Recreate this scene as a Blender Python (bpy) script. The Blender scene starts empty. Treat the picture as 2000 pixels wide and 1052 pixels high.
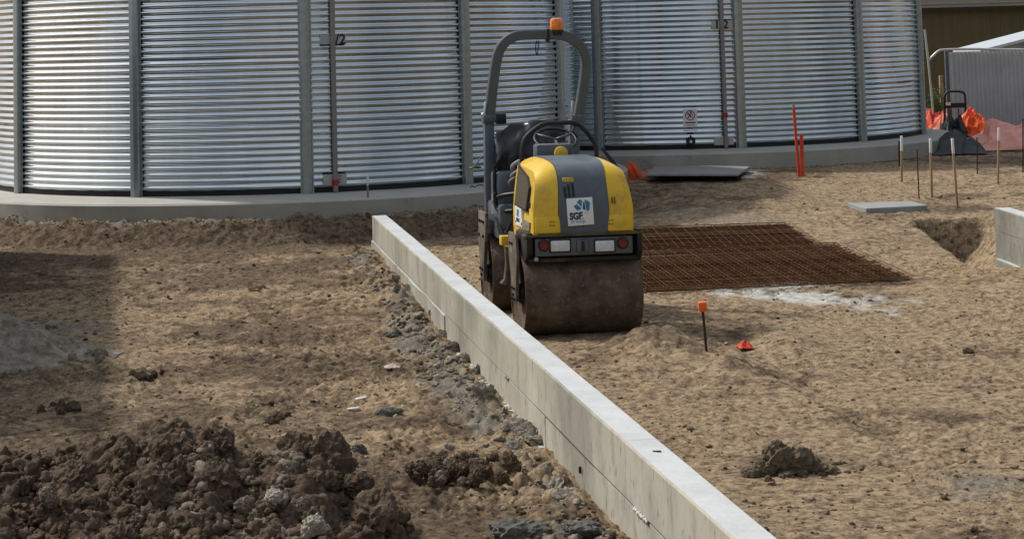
import bpy, bmesh, math, random
import numpy as np
from mathutils import Vector, Matrix, noise as mnoise
R_ = math.radians
scene = bpy.context.scene
col = scene.collection
random.seed(7)
rng = np.random.default_rng(11)

# ------------------------------------------------------------------ camera
F = 4000.0; HC = 2.3; PITCH = R_(4.75); ROLL = 0.0265; HORY = 77.7      # for a 2000 px wide picture
PPY = HORY - F*math.tan(PITCH)/math.cos(ROLL)
cd = bpy.data.cameras.new('camera'); cam = bpy.data.objects.new('camera', cd); col.objects.link(cam)
cd.sensor_width = 36; cd.lens = 36*F/2000; cd.clip_end = 2000; cd.clip_start = .1
cd.shift_y = -(526-PPY)/2000
cam.matrix_world = Matrix.Translation((0, 0, HC)) @ Matrix.Rotation(math.pi/2+PITCH, 4, 'X') @ Matrix.Rotation(-ROLL, 4, 'Z')
scene.camera = cam

# ------------------------------------------------------------------ light
SUN_EL = R_(48); SUN_DIR = Vector((-.862*math.cos(SUN_EL), .507*math.cos(SUN_EL), math.sin(SUN_EL)))
w = bpy.data.worlds.new('World'); scene.world = w; w.use_nodes = True
nt = w.node_tree; bgn = nt.nodes['Background']
sky = nt.nodes.new('ShaderNodeTexSky'); sky.sky_type = 'NISHITA'; sky.sun_disc = False
sky.sun_elevation = SUN_EL; sky.sun_rotation = math.atan2(SUN_DIR.x, SUN_DIR.y)
sky.dust_density = 4.0; sky.air_density = 1.0; sky.ozone_density = 1.5
wtc = nt.nodes.new('ShaderNodeTexCoord'); wmp = nt.nodes.new('ShaderNodeMapping'); wmp.inputs['Scale'].default_value = (1, 1, 2.2); nt.links.new(wtc.outputs['Generated'], wmp.inputs[0])
wno = nt.nodes.new('ShaderNodeTexNoise'); wno.inputs['Scale'].default_value = 2.3; wno.inputs['Detail'].default_value = 7; wno.inputs['Roughness'].default_value = .55; nt.links.new(wmp.outputs[0], wno.inputs['Vector'])
wmr = nt.nodes.new('ShaderNodeMapRange'); wmr.inputs['From Min'].default_value = .40; wmr.inputs['From Max'].default_value = .66; wmr.inputs['To Min'].default_value = .15; wmr.inputs['To Max'].default_value = .85; nt.links.new(wno.outputs['Fac'], wmr.inputs[0])
wmx = nt.nodes.new('ShaderNodeMix'); wmx.data_type = 'RGBA'; nt.links.new(wmr.outputs[0], wmx.inputs[0]); nt.links.new(sky.outputs[0], wmx.inputs[6]); 
wcl = nt.nodes.new('ShaderNodeMix'); wcl.data_type = 'RGBA'; wcl.blend_type = 'ADD'; wcl.inputs[0].default_value = .6; wcl.inputs[6].default_value = (7.0, 7.2, 7.2, 1); nt.links.new(sky.outputs[0], wcl.inputs[7]); nt.links.new(wcl.outputs[2], wmx.inputs[7])   # broken cloud, brighter towards the sun
nt.links.new(wmx.outputs[2], bgn.inputs[0]); bgn.inputs[1].default_value = 0.095
sl = bpy.data.lights.new('sun', 'SUN'); sl.energy = 2.9; sl.angle = R_(3.0); sl.color = (1, .965, .92)
so = bpy.data.objects.new('sun', sl); col.objects.link(so); so.rotation_euler = SUN_DIR.to_track_quat('Z', 'Y').to_euler()
scene.view_settings.view_transform = 'Standard'; scene.view_settings.look = 'None'
scene.view_settings.gamma = 1; scene.view_settings.exposure = 0.08

# ------------------------------------------------------------------ picture <-> place
def ray(px, py):
    a = px-1000; b = py-PPY; c, s = math.cos(ROLL), math.sin(ROLL)
    u = a*c-b*s; v = a*s+b*c
    return (u, F*math.cos(PITCH)+v*math.sin(PITCH), F*math.sin(PITCH)-v*math.cos(PITCH))
def at(px, py, Z):
    d = ray(px, py); t = (Z-HC)/d[2]; return Vector((d[0]*t, d[1]*t, Z))
def atd(px, py, Y):
    d = ray(px, py); t = Y/d[1]; return Vector((d[0]*t, Y, HC+d[2]*t))

# ------------------------------------------------------------------ noise on arrays
def vnoise(x, y, seed):
    g = np.random.default_rng(seed).random((256, 256)).astype(np.float32)
    xi = np.floor(x).astype(int); yi = np.floor(y).astype(int); fx = x-xi; fy = y-yi
    fx = fx*fx*fx*(fx*(fx*6-15)+10); fy = fy*fy*fy*(fy*(fy*6-15)+10)
    a = g[xi & 255, yi & 255]; b = g[(xi+1) & 255, yi & 255]; c = g[xi & 255, (yi+1) & 255]; d = g[(xi+1) & 255, (yi+1) & 255]
    return (a*(1-fx)+b*fx)*(1-fy)+(c*(1-fx)+d*fx)*fy
def rnoise(x, y, wl, seed):          # turned lattice so that rows do not line up with the axes
    a = seed*1.37; c, s = math.cos(a), math.sin(a)
    return vnoise((x*c-y*s)/wl+31.7*seed, (x*s+y*c)/wl+17.3*seed, seed)*2-1
def sst(a, b, x):
    t = np.clip((x-a)/(b-a), 0, 1); return t*t*(3-2*t)

# ------------------------------------------------------------------ materials
MATS = {}
def nodes_of(m): return m.node_tree.nodes, m.node_tree.links
def mat(name, c, rough=.8, metal=0., var=.25, scale=6., bump=.0, bscale=40., c2=None, detail=6, spec=.4, dirt=None, dirt_amt=.0, dscale=3., stretch=None, coat=0, pos=False):
    if name in MATS: return MATS[name]
    m = bpy.data.materials.new(name); m.use_nodes = True; N, L = nodes_of(m)
    b = N['Principled BSDF']; b.inputs['Roughness'].default_value = rough; b.inputs['Metallic'].default_value = metal
    b.inputs['Specular IOR Level'].default_value = spec; b.inputs['Coat Weight'].default_value = coat
    tc = N.new('ShaderNodeTexCoord'); vec = tc.outputs['Object']
    if pos: vec = N.new('ShaderNodeNewGeometry').outputs['Position']
    if stretch:
        mp = N.new('ShaderNodeMapping'); mp.inputs['Scale'].default_value = stretch; L.new(vec, mp.inputs[0]); vec = mp.outputs[0]
    n = N.new('ShaderNodeTexNoise'); n.inputs['Scale'].default_value = scale; n.inputs['Detail'].default_value = detail; n.inputs['Roughness'].default_value = .65
    L.new(vec, n.inputs['Vector'])
    r = N.new('ShaderNodeValToRGB'); lo = c2 or tuple(x*(1-var) for x in c); hi = c if c2 else tuple(min(1, x*(1+var)) for x in c)
    r.color_ramp.elements[0].position = .32; r.color_ramp.elements[1].position = .68
    r.color_ramp.elements[0].color = (*lo, 1); r.color_ramp.elements[1].color = (*hi, 1)
    L.new(n.outputs['Fac'], r.inputs[0]); out = r.outputs[0]
    if dirt:
        n2 = N.new('ShaderNodeTexNoise'); n2.inputs['Scale'].default_value = dscale; n2.inputs['Detail'].default_value = 8; n2.inputs['Roughness'].default_value = .72
        L.new(vec, n2.inputs['Vector'])
        mr = N.new('ShaderNodeMapRange'); mr.inputs['From Min'].default_value = .62-dirt_amt*.45; mr.inputs['From Max'].default_value = .8-dirt_amt*.35
        L.new(n2.outputs['Fac'], mr.inputs[0])
        mx = N.new('ShaderNodeMix'); mx.data_type = 'RGBA'; L.new(mr.outputs[0], mx.inputs[0]); L.new(out, mx.inputs[6]); mx.inputs[7].default_value = (*dirt, 1)
        out = mx.outputs[2]
        rr = N.new('ShaderNodeMapRange'); rr.inputs['To Min'].default_value = rough; rr.inputs['To Max'].default_value = .95
        L.new(mr.outputs[0], rr.inputs[0]); L.new(rr.outputs[0], b.inputs['Roughness'])
    L.new(out, b.inputs['Base Color'])
    if bump:
        n3 = N.new('ShaderNodeTexNoise'); n3.inputs['Scale'].default_value = bscale; n3.inputs['Detail'].default_value = 5
        L.new(vec, n3.inputs['Vector'])
        bp = N.new('ShaderNodeBump'); bp.inputs['Strength'].default_value = 1; bp.inputs['Distance'].default_value = bump
        L.new(n3.outputs['Fac'], bp.inputs['Height']); L.new(bp.outputs[0], b.inputs['Normal'])
    MATS[name] = m; return m
GALV = mat('galvanised sheet', (.60, .655, .68), .04, 1., .06, 3., detail=3)
POST = mat('galvanised post', (.34, .37, .375), .40, .85, .14, 14.)
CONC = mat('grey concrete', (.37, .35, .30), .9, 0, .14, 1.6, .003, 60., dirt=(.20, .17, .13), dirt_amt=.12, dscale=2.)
YEL = mat('yellow paint', (.78, .50, .030), .32, 0, .07, 5., dirt=(.48, .31, .06), dirt_amt=.35, dscale=5., coat=.1)
GREYP = mat('dark grey paint', (.085, .105, .125), .38, 0, .10, 5., dirt=(.15, .15, .14), dirt_amt=.22, dscale=4., coat=.08)
FRAMEP = mat('grey frame paint', (.10, .115, .13), .45, .2, .15, 6., dirt=(.22, .18, .13), dirt_amt=.10, dscale=5.)
BLACK = mat('black plastic', (.012, .012, .013), .5, 0, .3, 10.)
RUBBER = mat('black rubber', (.015, .014, .014), .75, 0, .3, 12.)
DIRTY = mat('muddy steel', (.11, .085, .06), .85, .0, .45, 9., .004, 50., dirt=(.26, .21, .15), dirt_amt=.30, dscale=7.)
BLKMUD = mat('muddy black steel', (.022, .020, .018), .6, .2, .4, 9., .002, 50., dirt=(.17, .12, .07), dirt_amt=.13, dscale=6.)
DRUM = mat('worn drum steel', (.175, .125, .083), .8, .0, .4, 6., .010, 30., c2=(.055, .040, .028), dirt=(.29, .23, .165), dirt_amt=.16, dscale=18., spec=.25, detail=9)
ORANGE = mat('orange paint', (.80, .13, .015), .6, 0, .15, 10.)
ORGPL = mat('orange mesh plastic', (.78, .10, .03), .55, 0, .2, 8.)
REDPL = mat('faded pink orange sheeting', (.62, .20, .13), .55, 0, .25, 5.)
AMBER = mat('amber lens', (.85, .22, .01), .15, 0, .05, 4., coat=.6)
TIMBER = mat('stake timber', (.34, .23, .13), .85, 0, .25, 8., stretch=(1, 1, .15))
WHITEP = mat('white paint', (.72, .72, .68), .6, 0, .1, 9.)
RUST = mat('rusty steel', (.135, .070, .034), .95, 0, .35, 4., c2=(.070, .034, .017), spec=.1, pos=True)
RUSTD = mat('dark rusty rod', (.05, .028, .018), .85, .2, .3, 15.)
CREAM = mat('white sticker', (.74, .75, .75), .45, 0, .04, 5.)
NAVY = mat('dark navy print', (.03, .045, .075), .5); GREYPR = mat('grey print', (.30, .33, .36), .5)
TEAL = mat('teal print', (.03, .22, .24), .5); BLUE = mat('blue print', (.03, .20, .38), .5); DBLUE = mat('dark blue print', (.01, .06, .12), .5); GREENP = mat('green print', (.05, .25, .20), .5)
REDPR = mat('red print', (.30, .015, .012), .5); INK = mat('black print', (.012, .012, .014), .55)
RED = mat('red plastic', (.42, .015, .012), .4, 0, .1)
LENS = mat('clear lens', (.62, .64, .64), .12, 0, .12, 30., coat=.5); REDLENS = mat('red lens', (.14, .012, .012), .25, 0, .2, 20., coat=.4)
ZINC = mat('plastic sight tube', (.23, .22, .20), .5, 0, .12, 8.)
PLY = mat('weathered ply board', (.27, .275, .265), .7, 0, .2, 4., dirt=(.13, .10, .07), dirt_amt=.1, stretch=(1, 4, 1))
OLIVE = mat('olive cladding', (.105, .088, .035), .6, 0, .10, 2.)
OLIVED = mat('olive flashing', (.20, .165, .07), .55, 0, .08, 2.)
ROOFM = mat('dark roof', (.035, .028, .024), .7, 0, .2)
CORR = mat('grey corrugated fence', (.52, .54, .56), .4, .3, .10, 2.)
PIPEW = mat('pale galvanised pipe', (.62, .62, .58), .4, .3, .1)
TARP = mat('black plastic sheet', (.020, .021, .022), .28, 0, .2, 6.); GEO = mat('grey geotextile', (.085, .088, .088), .85, 0, .2, 7.)
LEAF = mat('weed leaf', (.09, .12, .035), .7, 0, .35, 5.); CONT = mat('container paint', (.16, .20, .22), .5, 0, .1, 2., dirt=(.12, .06, .03), dirt_amt=.05)
CLAY = mat('grey clay', (.32, .29, .237), .97, 0, .35, 30., .012, 55., c2=(.13, .116, .092), detail=8, spec=.1, pos=True)
BROWN = mat('dark brown clod', (.150, .106, .072), .97, 0, .4, 30., .012, 55., c2=(.055, .038, .026), detail=8, spec=.1, pos=True)
STONE = mat('pale limestone lump', (.42, .38, .31), .95, 0, .3, 30., .010, 60., c2=(.24, .21, .17), detail=8, spec=.1, pos=True)
TANC = mat('dry tan clod', (.36, .27, .175), .97, 0, .35, 30., .010, 60., c2=(.18, .125, .075), detail=8, spec=.1, pos=True)

# ------------------------------------------------------------------ mesh helpers
def mesh_obj(name, verts, faces, m, parent=None, smooth=False):
    me = bpy.data.meshes.new(name); me.from_pydata([tuple(v) for v in verts], [], faces); me.update()
    return link(name, me, m, parent, smooth)
def link(name, me, m, parent=None, smooth=False):
    if m is not None and not me.materials: me.materials.append(m)
    if smooth: me.polygons.foreach_set('use_smooth', [True]*len(me.polygons))
    o = bpy.data.objects.new(name, me); col.objects.link(o)
    if parent is not None: o.parent = parent
    return o
def bm_obj(name, bm, m, parent=None, smooth=False, angle=None):
    me = bpy.data.meshes.new(name); bmesh.ops.recalc_face_normals(bm, faces=bm.faces); bm.to_mesh(me); bm.free()
    o = link(name, me, m, parent, smooth)
    if angle:
        me.polygons.foreach_set('use_smooth', [True]*len(me.polygons)); me.set_sharp_from_angle(angle=R_(angle))
    return o
def empty(name, loc=(0, 0, 0), rot=(0, 0, 0)):
    o = bpy.data.objects.new(name, None); col.objects.link(o); o.location = loc; o.rotation_euler = rot; o.empty_display_size = .1; return o
def tag(o, label, cat, group=None, kind=None):
    o['label'] = label; o['category'] = cat
    if group: o['group'] = group
    if kind: o['kind'] = kind
    return o
def struct(o): o['kind'] = 'structure'; return o
def add_box(bm, c, s, rot=None, bev=0., seg=2, taper=None):
    vs = bmesh.ops.create_cube(bm, size=1)['verts']
    for v in vs:
        v.co = Vector((v.co.x*s[0], v.co.y*s[1], v.co.z*s[2]))
        if taper and v.co.z > 0: v.co.x *= taper[0]; v.co.y *= taper[1]
    if bev:
        es = list({e for v in vs for e in v.link_edges})
        r = bmesh.ops.bevel(bm, geom=es, offset=bev, segments=seg, profile=.5, affect='EDGES'); 
        vs = list({v for f in r['faces'] for v in f.verts} | {v for v in vs if v.is_valid})
    M = Matrix.Translation(c)
    if rot: M = M @ Matrix.Rotation(rot[2], 4, 'Z') @ Matrix.Rotation(rot[1], 4, 'Y') @ Matrix.Rotation(rot[0], 4, 'X')
    for v in vs: v.co = M @ v.co
    return vs
def box(name, c, s, m, parent=None, rot=None, bev=.004, seg=2, taper=None):
    bm = bmesh.new(); add_box(bm, c, s, rot, bev, seg, taper); return bm_obj(name, bm, m, parent, angle=40)
def add_tube(bm, pts, r, n=10, square=False, closed=False, cap=True, radii=None):
    pts = [Vector(p) for p in pts]; rings = []; k = len(pts)
    up = None
    for i, p in enumerate(pts):
        a = pts[i-1] if (i or closed) else p; b = pts[(i+1) % k] if (i < k-1 or closed) else p
        t = (b-a).normalized()
        if up is None: up = Vector((0, 1, 0)) if abs(t.y) < .9 else Vector((0, 0, 1))
        x = up.cross(t).normalized(); y = t.cross(x); up = y
        rr = radii[i] if radii else r
        if square:
            q = rr*.82; prof = [(-rr, -q), (-q, -rr), (q, -rr), (rr, -q), (rr, q), (q, rr), (-q, rr), (-rr, q)]
        else: prof = [(rr*math.cos(2*math.pi*j/n), rr*math.sin(2*math.pi*j/n)) for j in range(n)]
        rings.append([bm.verts.new(p+x*u+y*v) for u, v in prof])
    m = len(rings[0])
    for i in range(k if closed else k-1):
        A, B = rings[i], rings[(i+1) % k]
        for j in range(m): bm.faces.new((A[j], A[(j+1) % m], B[(j+1) % m], B[j]))
    if cap and not closed: bm.faces.new(rings[0][::-1]); bm.faces.new(rings[-1])
def tube(name, pts, r, m, parent=None, n=10, square=False, closed=False, radii=None):
    bm = bmesh.new(); add_tube(bm, pts, r, n, square, closed, radii=radii); return bm_obj(name, bm, m, parent, angle=35)
def smooth_path(pts, n=6):          # Catmull-Rom through the points
    P = [Vector(p) for p in pts]; P = [P[0]*2-P[1]]+P+[P[-1]*2-P[-2]]; out = []
    for i in range(1, len(P)-2):
        for j in range(n):
            t = j/n; a, b, c, d = P[i-1:i+3]
            out.append(.5*((2*b)+(c-a)*t+(2*a-5*b+4*c-d)*t*t+(3*b-a-3*c+d)*t**3))
    return out+[P[-2]]
def add_lathe(bm, prof, axis='Z', c=(0, 0, 0), n=32):      # prof: (radius, along)
    rings = []
    for r, h in prof:
        ring = []
        for j in range(n):
            a = 2*math.pi*j/n; u, v = r*math.cos(a), r*math.sin(a)
            p = {'Z': (u, v, h), 'X': (h, u, v), 'Y': (u, h, v)}[axis]
            ring.append(bm.verts.new(Vector(p)+Vector(c)))
        rings.append(ring)
    for A, B in zip(rings, rings[1:]):
        for j in range(n): bm.faces.new((A[j], A[(j+1) % n], B[(j+1) % n], B[j]))
    if prof[0][0] > 1e-5: bm.faces.new(rings[0])
    if prof[-1][0] > 1e-5: bm.faces.new(rings[-1])
    bmesh.ops.remove_doubles(bm, verts=bm.verts, dist=1e-6)
def lathe(name, prof, m, parent=None, axis='Z', c=(0, 0, 0), n=32, angle=35):
    bm = bmesh.new(); add_lathe(bm, prof, axis, c, n); return bm_obj(name, bm, m, parent, angle=angle)
def text_obj(name, s, size, m, parent, M, offset=0.0, extrude=.0006):
    cu = bpy.data.curves.new(name, 'FONT'); cu.body = s; cu.size = size; cu.offset = offset; cu.extrude = extrude; cu.align_x = 'LEFT'; cu.resolution_u = 3
    t = bpy.data.objects.new(name+'_src', cu); col.objects.link(t)
    dg = bpy.context.evaluated_depsgraph_get(); me = bpy.data.meshes.new_from_object(t.evaluated_get(dg)); bpy.data.objects.remove(t)
    me.materials.clear(); o = link(name, me, m, parent); o.matrix_local = M; return o

# ------------------------------------------------------------------ ground
def base_h(x, y):
    right = .40*sst(15.5, 29.5, y)+.03*sst(29, 34, y)
    left = .10*sst(15, 22.6, y)
    # bank below the left tank: follows the round slab
    d = np.hypot(x+3.148, y-27.97)
    left = left+(.36-left)*sst(5.25+.0, 4.72, d)
    k = sst(.2, 2.4, x)
    return left*(1-k)+right*k
def poly_mask(x, y, P, soft=.12):
    """soft mask of a convex polygon (counter-clockwise world points)"""
    P = [(p[0], p[1]) for p in P]; a = sum(P[i][0]*P[(i+1) % len(P)][1]-P[(i+1) % len(P)][0]*P[i][1] for i in range(len(P)))
    if a < 0: P = P[::-1]
    d = np.full(np.shape(x), 1e9)
    for i in range(len(P)):
        ax, ay = P[i]; bx, by = P[(i+1) % len(P)]; ll = math.hypot(bx-ax, by-ay)
        d = np.minimum(d, ((bx-ax)*(y-ay)-(by-ay)*(x-ax))/ll)
    return sst(-soft, soft, d)
def gz(px, py, it=6):               # point of the (smooth) ground seen at a pixel
    z = 0.
    for _ in range(it):
        p = at(px, py, z); z = float(base_h(np.array(p.x), np.array(p.y)))
    return at(px, py, z)
def blob(x, y, c, rx, ry, rot=0.):
    ca, sa = math.cos(rot), math.sin(rot); u = (x-c[0])*ca+(y-c[1])*sa; v = -(x-c[0])*sa+(y-c[1])*ca
    return np.exp(-((u/rx)**2+(v/ry)**2))
MESH_P = [at(1150, 556, .06), at(1775, 546, .06), at(1530, 428, .26), at(1120, 440, .24)]
WA = at(726.6, 421, .45); WB = at(1433.5, 1051, .45)            # top left edge of the wall, far and near
wd = (WB-WA); wd.z = 0; wd.normalize(); WN = Vector((wd.y, -wd.x, 0));  WN = WN if WN.x < 0 else -WN   # WN points left
def ground_h(x, y, fine=True):
    h = base_h(x, y)
    side = (x-WA.x)*WN.x+(y-WA.y)*WN.y                            # >0 on the left of the wall
    leftm = sst(-.1, .15, side)*sst(24, 22, y)
    rough = .40+.40*leftm
    flat = poly_mask(x, y, MESH_P, .25)
    rough = rough*(1-.6*flat)
    p = gz(1285, 680); h = h+.14*blob(x, y, p, .30, .36)+.05*np.abs(rnoise(x, y, .14, 15))*blob(x, y, p, .5, .5)
    p = gz(1425, 722); h = h+.085*blob(x, y, p, .15, .22)+.03*np.abs(rnoise(x, y, .1, 16))*blob(x, y, p, .22, .25)
    p = gz(1420, 655); h = h-.035*blob(x, y, p, .25, .4)
    p = gz(1535, 672); h = h+.085*blob(x, y, p, .22, .40)
    p = gz(1260, 720); h = h+.05*blob(x, y, p, .3, .2)
    p = gz(1500, 905); h = h+.035*blob(x, y, p, .3, .16)
    for q, a in (((470, 580), .05), ((330, 640), .03), ((520, 700), .025), ((200, 760), .04), ((600, 560), .03), ((890, 930), .05), ((1700, 470), .04), ((1500, 400), .06), ((1340, 410), .06), ((1640, 420), .05)):
        p = gz(*q); h = h+a*blob(x, y, p, .3, .4)
    # trench behind the end of the right hand wall
    tx = x-(4.75+.02*(y-20))+.05*rnoise(x, y, .4, 3)
    tr = sst(-.56, -.44, tx)*np.clip((.46-tx)/.66, 0, 1)*sst(19.3, 19.9, y)*sst(22.75, 22.62, y+.04*rnoise(x, y, .3, 4))
    h = h-.65*tr
    # wheel print across the right field
    a = at(1480, 700, 0); b = at(1790, 880, 0); dx, dy = b.x-a.x, b.y-a.y; ll = math.hypot(dx, dy)
    s_ = ((x-a.x)*dx+(y-a.y)*dy)/ll; t_ = (-(x-a.x)*dy+(y-a.y)*dx)/ll
    trk = sst(.11, .06, np.abs(t_))*sst(0, .3, s_)*sst(ll, ll-.5, s_)
    h = h-.03*trk*(.6+.4*np.sin(s_*2*math.pi/.075))
    if fine:
        warp = .15*rnoise(x, y, .5, 21)
        xx, yy = x+warp, y+.15*rnoise(x, y, .45, 22)
        h = h+rough*(.022*rnoise(xx, yy, 1.3, 1)+.011*rnoise(xx, yy, .52, 2))
        patch = sst(-.35, .45, rnoise(xx, yy, .75, 5)+.5*rnoise(xx, yy, .3, 6))     # cloddy against trodden ground
        def terr(n, k):
            q = n*k; i = np.floor(q); f_ = q-i; return (i+sst(.30, .62, f_))/k
        n1 = rnoise(xx, yy, .16, 7)+.5*rnoise(xx, yy, .075, 8); n2 = rnoise(xx+.04*rnoise(x, y, .06, 23), yy, .062, 9)+.5*rnoise(x, y, .03, 10)
        l3 = rnoise(x, y, .042, 12); l4 = rnoise(x, y, .021, 13)
        h = h+rough*(.55+.75*patch)*(.008*terr(n1, 3.)+.017*terr(n2, 2.2)+.014*l3+.011*l4)
        sp = sst(.46, .08, side+.15*rnoise(x, y, .4, 55))*leftm*sst(23, 21.8, y); h = h+sp*(.075*np.abs(rnoise(xx, yy, .2, 56))+.05*np.abs(rnoise(xx, yy, .09, 57))+.02*np.abs(rnoise(x, y, .045, 59))-.02+.02*sst(-.2, .5, rnoise(x, y, .7, 53)))
        bank = sst(5.35, 5.0, np.hypot(x+3.148, y-27.97))*sst(2., .5, x)
        h = h+bank*(.022*rnoise(x, y, .3, 31)+.028*rnoise(x, y, .11, 32)+.02*rnoise(x, y, .05, 33))
    # keep under the wall and the slabs
    return h
LIME = [[gz(*q) for q in ((1395, 578), (1440, 553), (1560, 556), (1660, 572), (1620, 602), (1480, 597))],
        [gz(*q) for q in ((1560, 562), (1690, 572), (1790, 590), (1770, 599), (1640, 600), (1560, 585))],
        [gz(*q) for q in ((1320, 631), (1335, 626), (1400, 629), (1380, 634))],
        [gz(*q) for q in ((1290, 345), (1340, 328), (1440, 326), (1500, 336), (1470, 343), (1400, 346))],
        [gz(*q) for q in ((1335, 632), (1340, 628), (1410, 630), (1390, 633))]]
def soil(x, y, h):
    hb = base_h(x, y)
    big = rnoise(x, y, 2.1, 41)*.55+rnoise(x, y, .8, 42)*.35+rnoise(x, y, .3, 43)*.22
    side = (x-WA.x)*WN.x+(y-WA.y)*WN.y
    leftm = sst(-.1, .3, side)*sst(25, 23, y)
    moist_shade = .85*sst(-.22, .95, big+.50*leftm+.16*sst(17, 23, y)+.16*sst(21, 25, y)*sst(.5, 2, x)+.25*rnoise(x, y, .12, 45))  # damp soil; the far right ground also has shade put into its colour
    d1 = np.hypot(x+3.148, y-27.97)
    moist_shade = np.maximum(moist_shade, 1.1*sst(5.35, 5.1, d1)*sst(4.74, 4.86, d1)*sst(2.4, .5, x))      # damp cut face of the bank, the tank's shade also put into its colour
    for q, rx, ry, a in (((900, 935), .22, .3, 1), ((540, 815), .2, .35, .8), ((1540, 905), .28, .3, .9), ((1620, 905), .4, .25, .6), ((1440, 640), .35, .5, .8), ((1500, 660), .2, .3, .6), ((1700, 580), .6, .35, .8),
                         ((1400, 770), .35, .2, .7), ((1870, 815), .25, .3, .9), ((1330, 370), 1.2, 1.5, .45), ((1500, 410), 1., 1.2, .35), ((300, 1000), 2.2, 1.0, .75), ((60, 780), .9, 1.2, .45), ((120, 700), .6, 1.5, .4), ((850, 440), 1., .7, .8)):
        p = gz(*q); moist_shade = np.maximum(moist_shade, a*blob(x, y, p, rx, ry)*(1+.6*rnoise(x, y, .25, 44)))
    # rise of tone with relief: crumbs dry out on top
    # grey clay thrown out along the left side of the wall
    clay = sst(.44, .08, side+.20*rnoise(x, y, .45, 51)+.12*rnoise(x, y, .15, 52))*leftm*sst(23, 21.5, y)*(.55+.45*sst(-.3, .3, rnoise(x, y, .6, 53)))
    for q, rx, ry, a in (((60, 670), .55, 1.2, .9), ((800, 590), .3, 1.2, .8), ((1960, 950), .5, .3, .7), ((1900, 940), .3, .25, .6), ((1420, 430), 1., .5, .5), ((1330, 420), .8, .4, .5)):
        p = gz(*q); clay = np.maximum(clay, a*blob(x, y, p, rx, ry)*(1+.7*rnoise(x, y, .2, 54)))
    moist_shade = np.maximum(moist_shade, .75*poly_mask(x, y, MESH_P, .2))
    clay = np.maximum(clay, .75*sst(4.85, 4.72, d1+.08*rnoise(x, y, .3, 58))*sst(1.8, .5, x))
    lime = np.zeros_like(x)
    wx = x+.22*rnoise(x, y, .35, 61)+.10*rnoise(x, y, .1, 62); wy = y+.45*rnoise(x, y, .4, 63)+.2*rnoise(x, y, .12, 64)
    for P, am in zip(LIME, (.92, .68, .4, .85, .4)):
        lime = np.maximum(lime, am*poly_mask(wx, wy, P, .34)*sst(-.55, .15, rnoise(x, y, .16, 65)+.3+.4*rnoise(x, y, .5, 66)))
    gold = .9*blob(x, y, gz(330, 505), 1.2, .8)+.8*blob(x, y, gz(1640, 352), 1.3, .5)+.5*blob(x, y, gz(1800, 540), 1.5, 1.5)+.5*blob(x, y, gz(600, 600), 1.2, 2.)
    return np.clip(np.stack([moist_shade, clay, lime, gold*(.7+.5*rnoise(x, y, .4, 67))], -1), 0, 1)

def ground_material():
    m = bpy.data.materials.new('site soil'); m.use_nodes = True; N, L = nodes_of(m); b = N['Principled BSDF']
    b.inputs['Roughness'].default_value = .95; b.inputs['Specular IOR Level'].default_value = .15
    at_ = N.new('ShaderNodeAttribute'); at_.attribute_name = 'soil'
    sp = N.new('ShaderNodeSeparateColor'); L.new(at_.outputs['Color'], sp.inputs[0])
    tc = N.new('ShaderNodeTexCoord')
    def noi(s, d=6, ro=.65):
        n = N.new('ShaderNodeTexNoise'); n.inputs['Scale'].default_value = s; n.inputs['Detail'].default_value = d; n.inputs['Roughness'].default_value = ro; L.new(tc.outputs['Object'], n.inputs['Vector']); return n.outputs['Fac']
    def ramp(fac, a, b_, p0=.3, p1=.7):
        r = N.new('ShaderNodeValToRGB'); r.color_ramp.elements[0].position = p0; r.color_ramp.elements[1].position = p1
        r.color_ramp.elements[0].color = (*a, 1); r.color_ramp.elements[1].color = (*b_, 1); L.new(fac, r.inputs[0]); return r.outputs[0]
    def mix(f, a, b_):
        x = N.new('ShaderNodeMix'); x.data_type = 'RGBA'; L.new(f, x.inputs[0]); L.new(a, x.inputs[6]); L.new(b_, x.inputs[7]); return x.outputs[2]
    fa, fb = noi(13., 10, .82), noi(30., 8, .8)
    fm = N.new('ShaderNodeMix'); fm.data_type = 'FLOAT'; fm.inputs[0].default_value = .22; L.new(fa, fm.inputs[2]); L.new(fb, fm.inputs[3]); fine = fm.outputs[0]; mid = noi(2.5)
    dry = mix(mid, ramp(fine, (.072, .049, .029), (.42, .305, .180), .42, .57), ramp(fine, (.105, .073, .046), (.50, .375, .235), .415, .555))
    gold = ramp(fine, (.13, .088, .042), (.48, .345, .185), .415, .57)
    wet = ramp(fine, (.038, .027, .018), (.255, .182, .115), .42, .60)  # damp soil colour, also used where shade is put into the mask
    clay = ramp(fine, (.11, .099, .078), (.33, .30, .243), .38, .62)
    lime = ramp(fine, (.30, .275, .225), (.66, .655, .60), .40, .58)
    # break the edge of each kind of soil with fine noise
    def edge(ch, amt=.5):
        a = N.new('ShaderNodeMath'); a.operation = 'MULTIPLY_ADD'; L.new(noi(14., 7, .75), a.inputs[0]); a.inputs[1].default_value = amt*2; a.inputs[2].default_value = -amt
        s = N.new('ShaderNodeMath'); s.operation = 'ADD'; L.new(ch, s.inputs[0]); L.new(a.outputs[0], s.inputs[1])
        mr = N.new('ShaderNodeMapRange'); mr.inputs['From Min'].default_value = .25; mr.inputs['From Max'].default_value = .75; L.new(s.outputs[0], mr.inputs[0]); return mr.outputs[0]
    c = mix(edge(at_.outputs['Alpha'], .3), dry, gold)
    c = mix(edge(sp.outputs[0], .45), c, wet); c = mix(edge(sp.outputs[1], .4), c, clay); c = mix(edge(sp.outputs[2], .3), c, lime)
    L.new(c, b.inputs['Base Color'])
    bp = N.new('ShaderNodeBump'); bp.inputs['Strength'].default_value = 1; bp.inputs['Distance'].default_value = .02
    L.new(noi(30., 9, .78), bp.inputs['Height']); L.new(bp.outputs[0], b.inputs['Normal'])
    return m
SOIL = ground_material()
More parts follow.
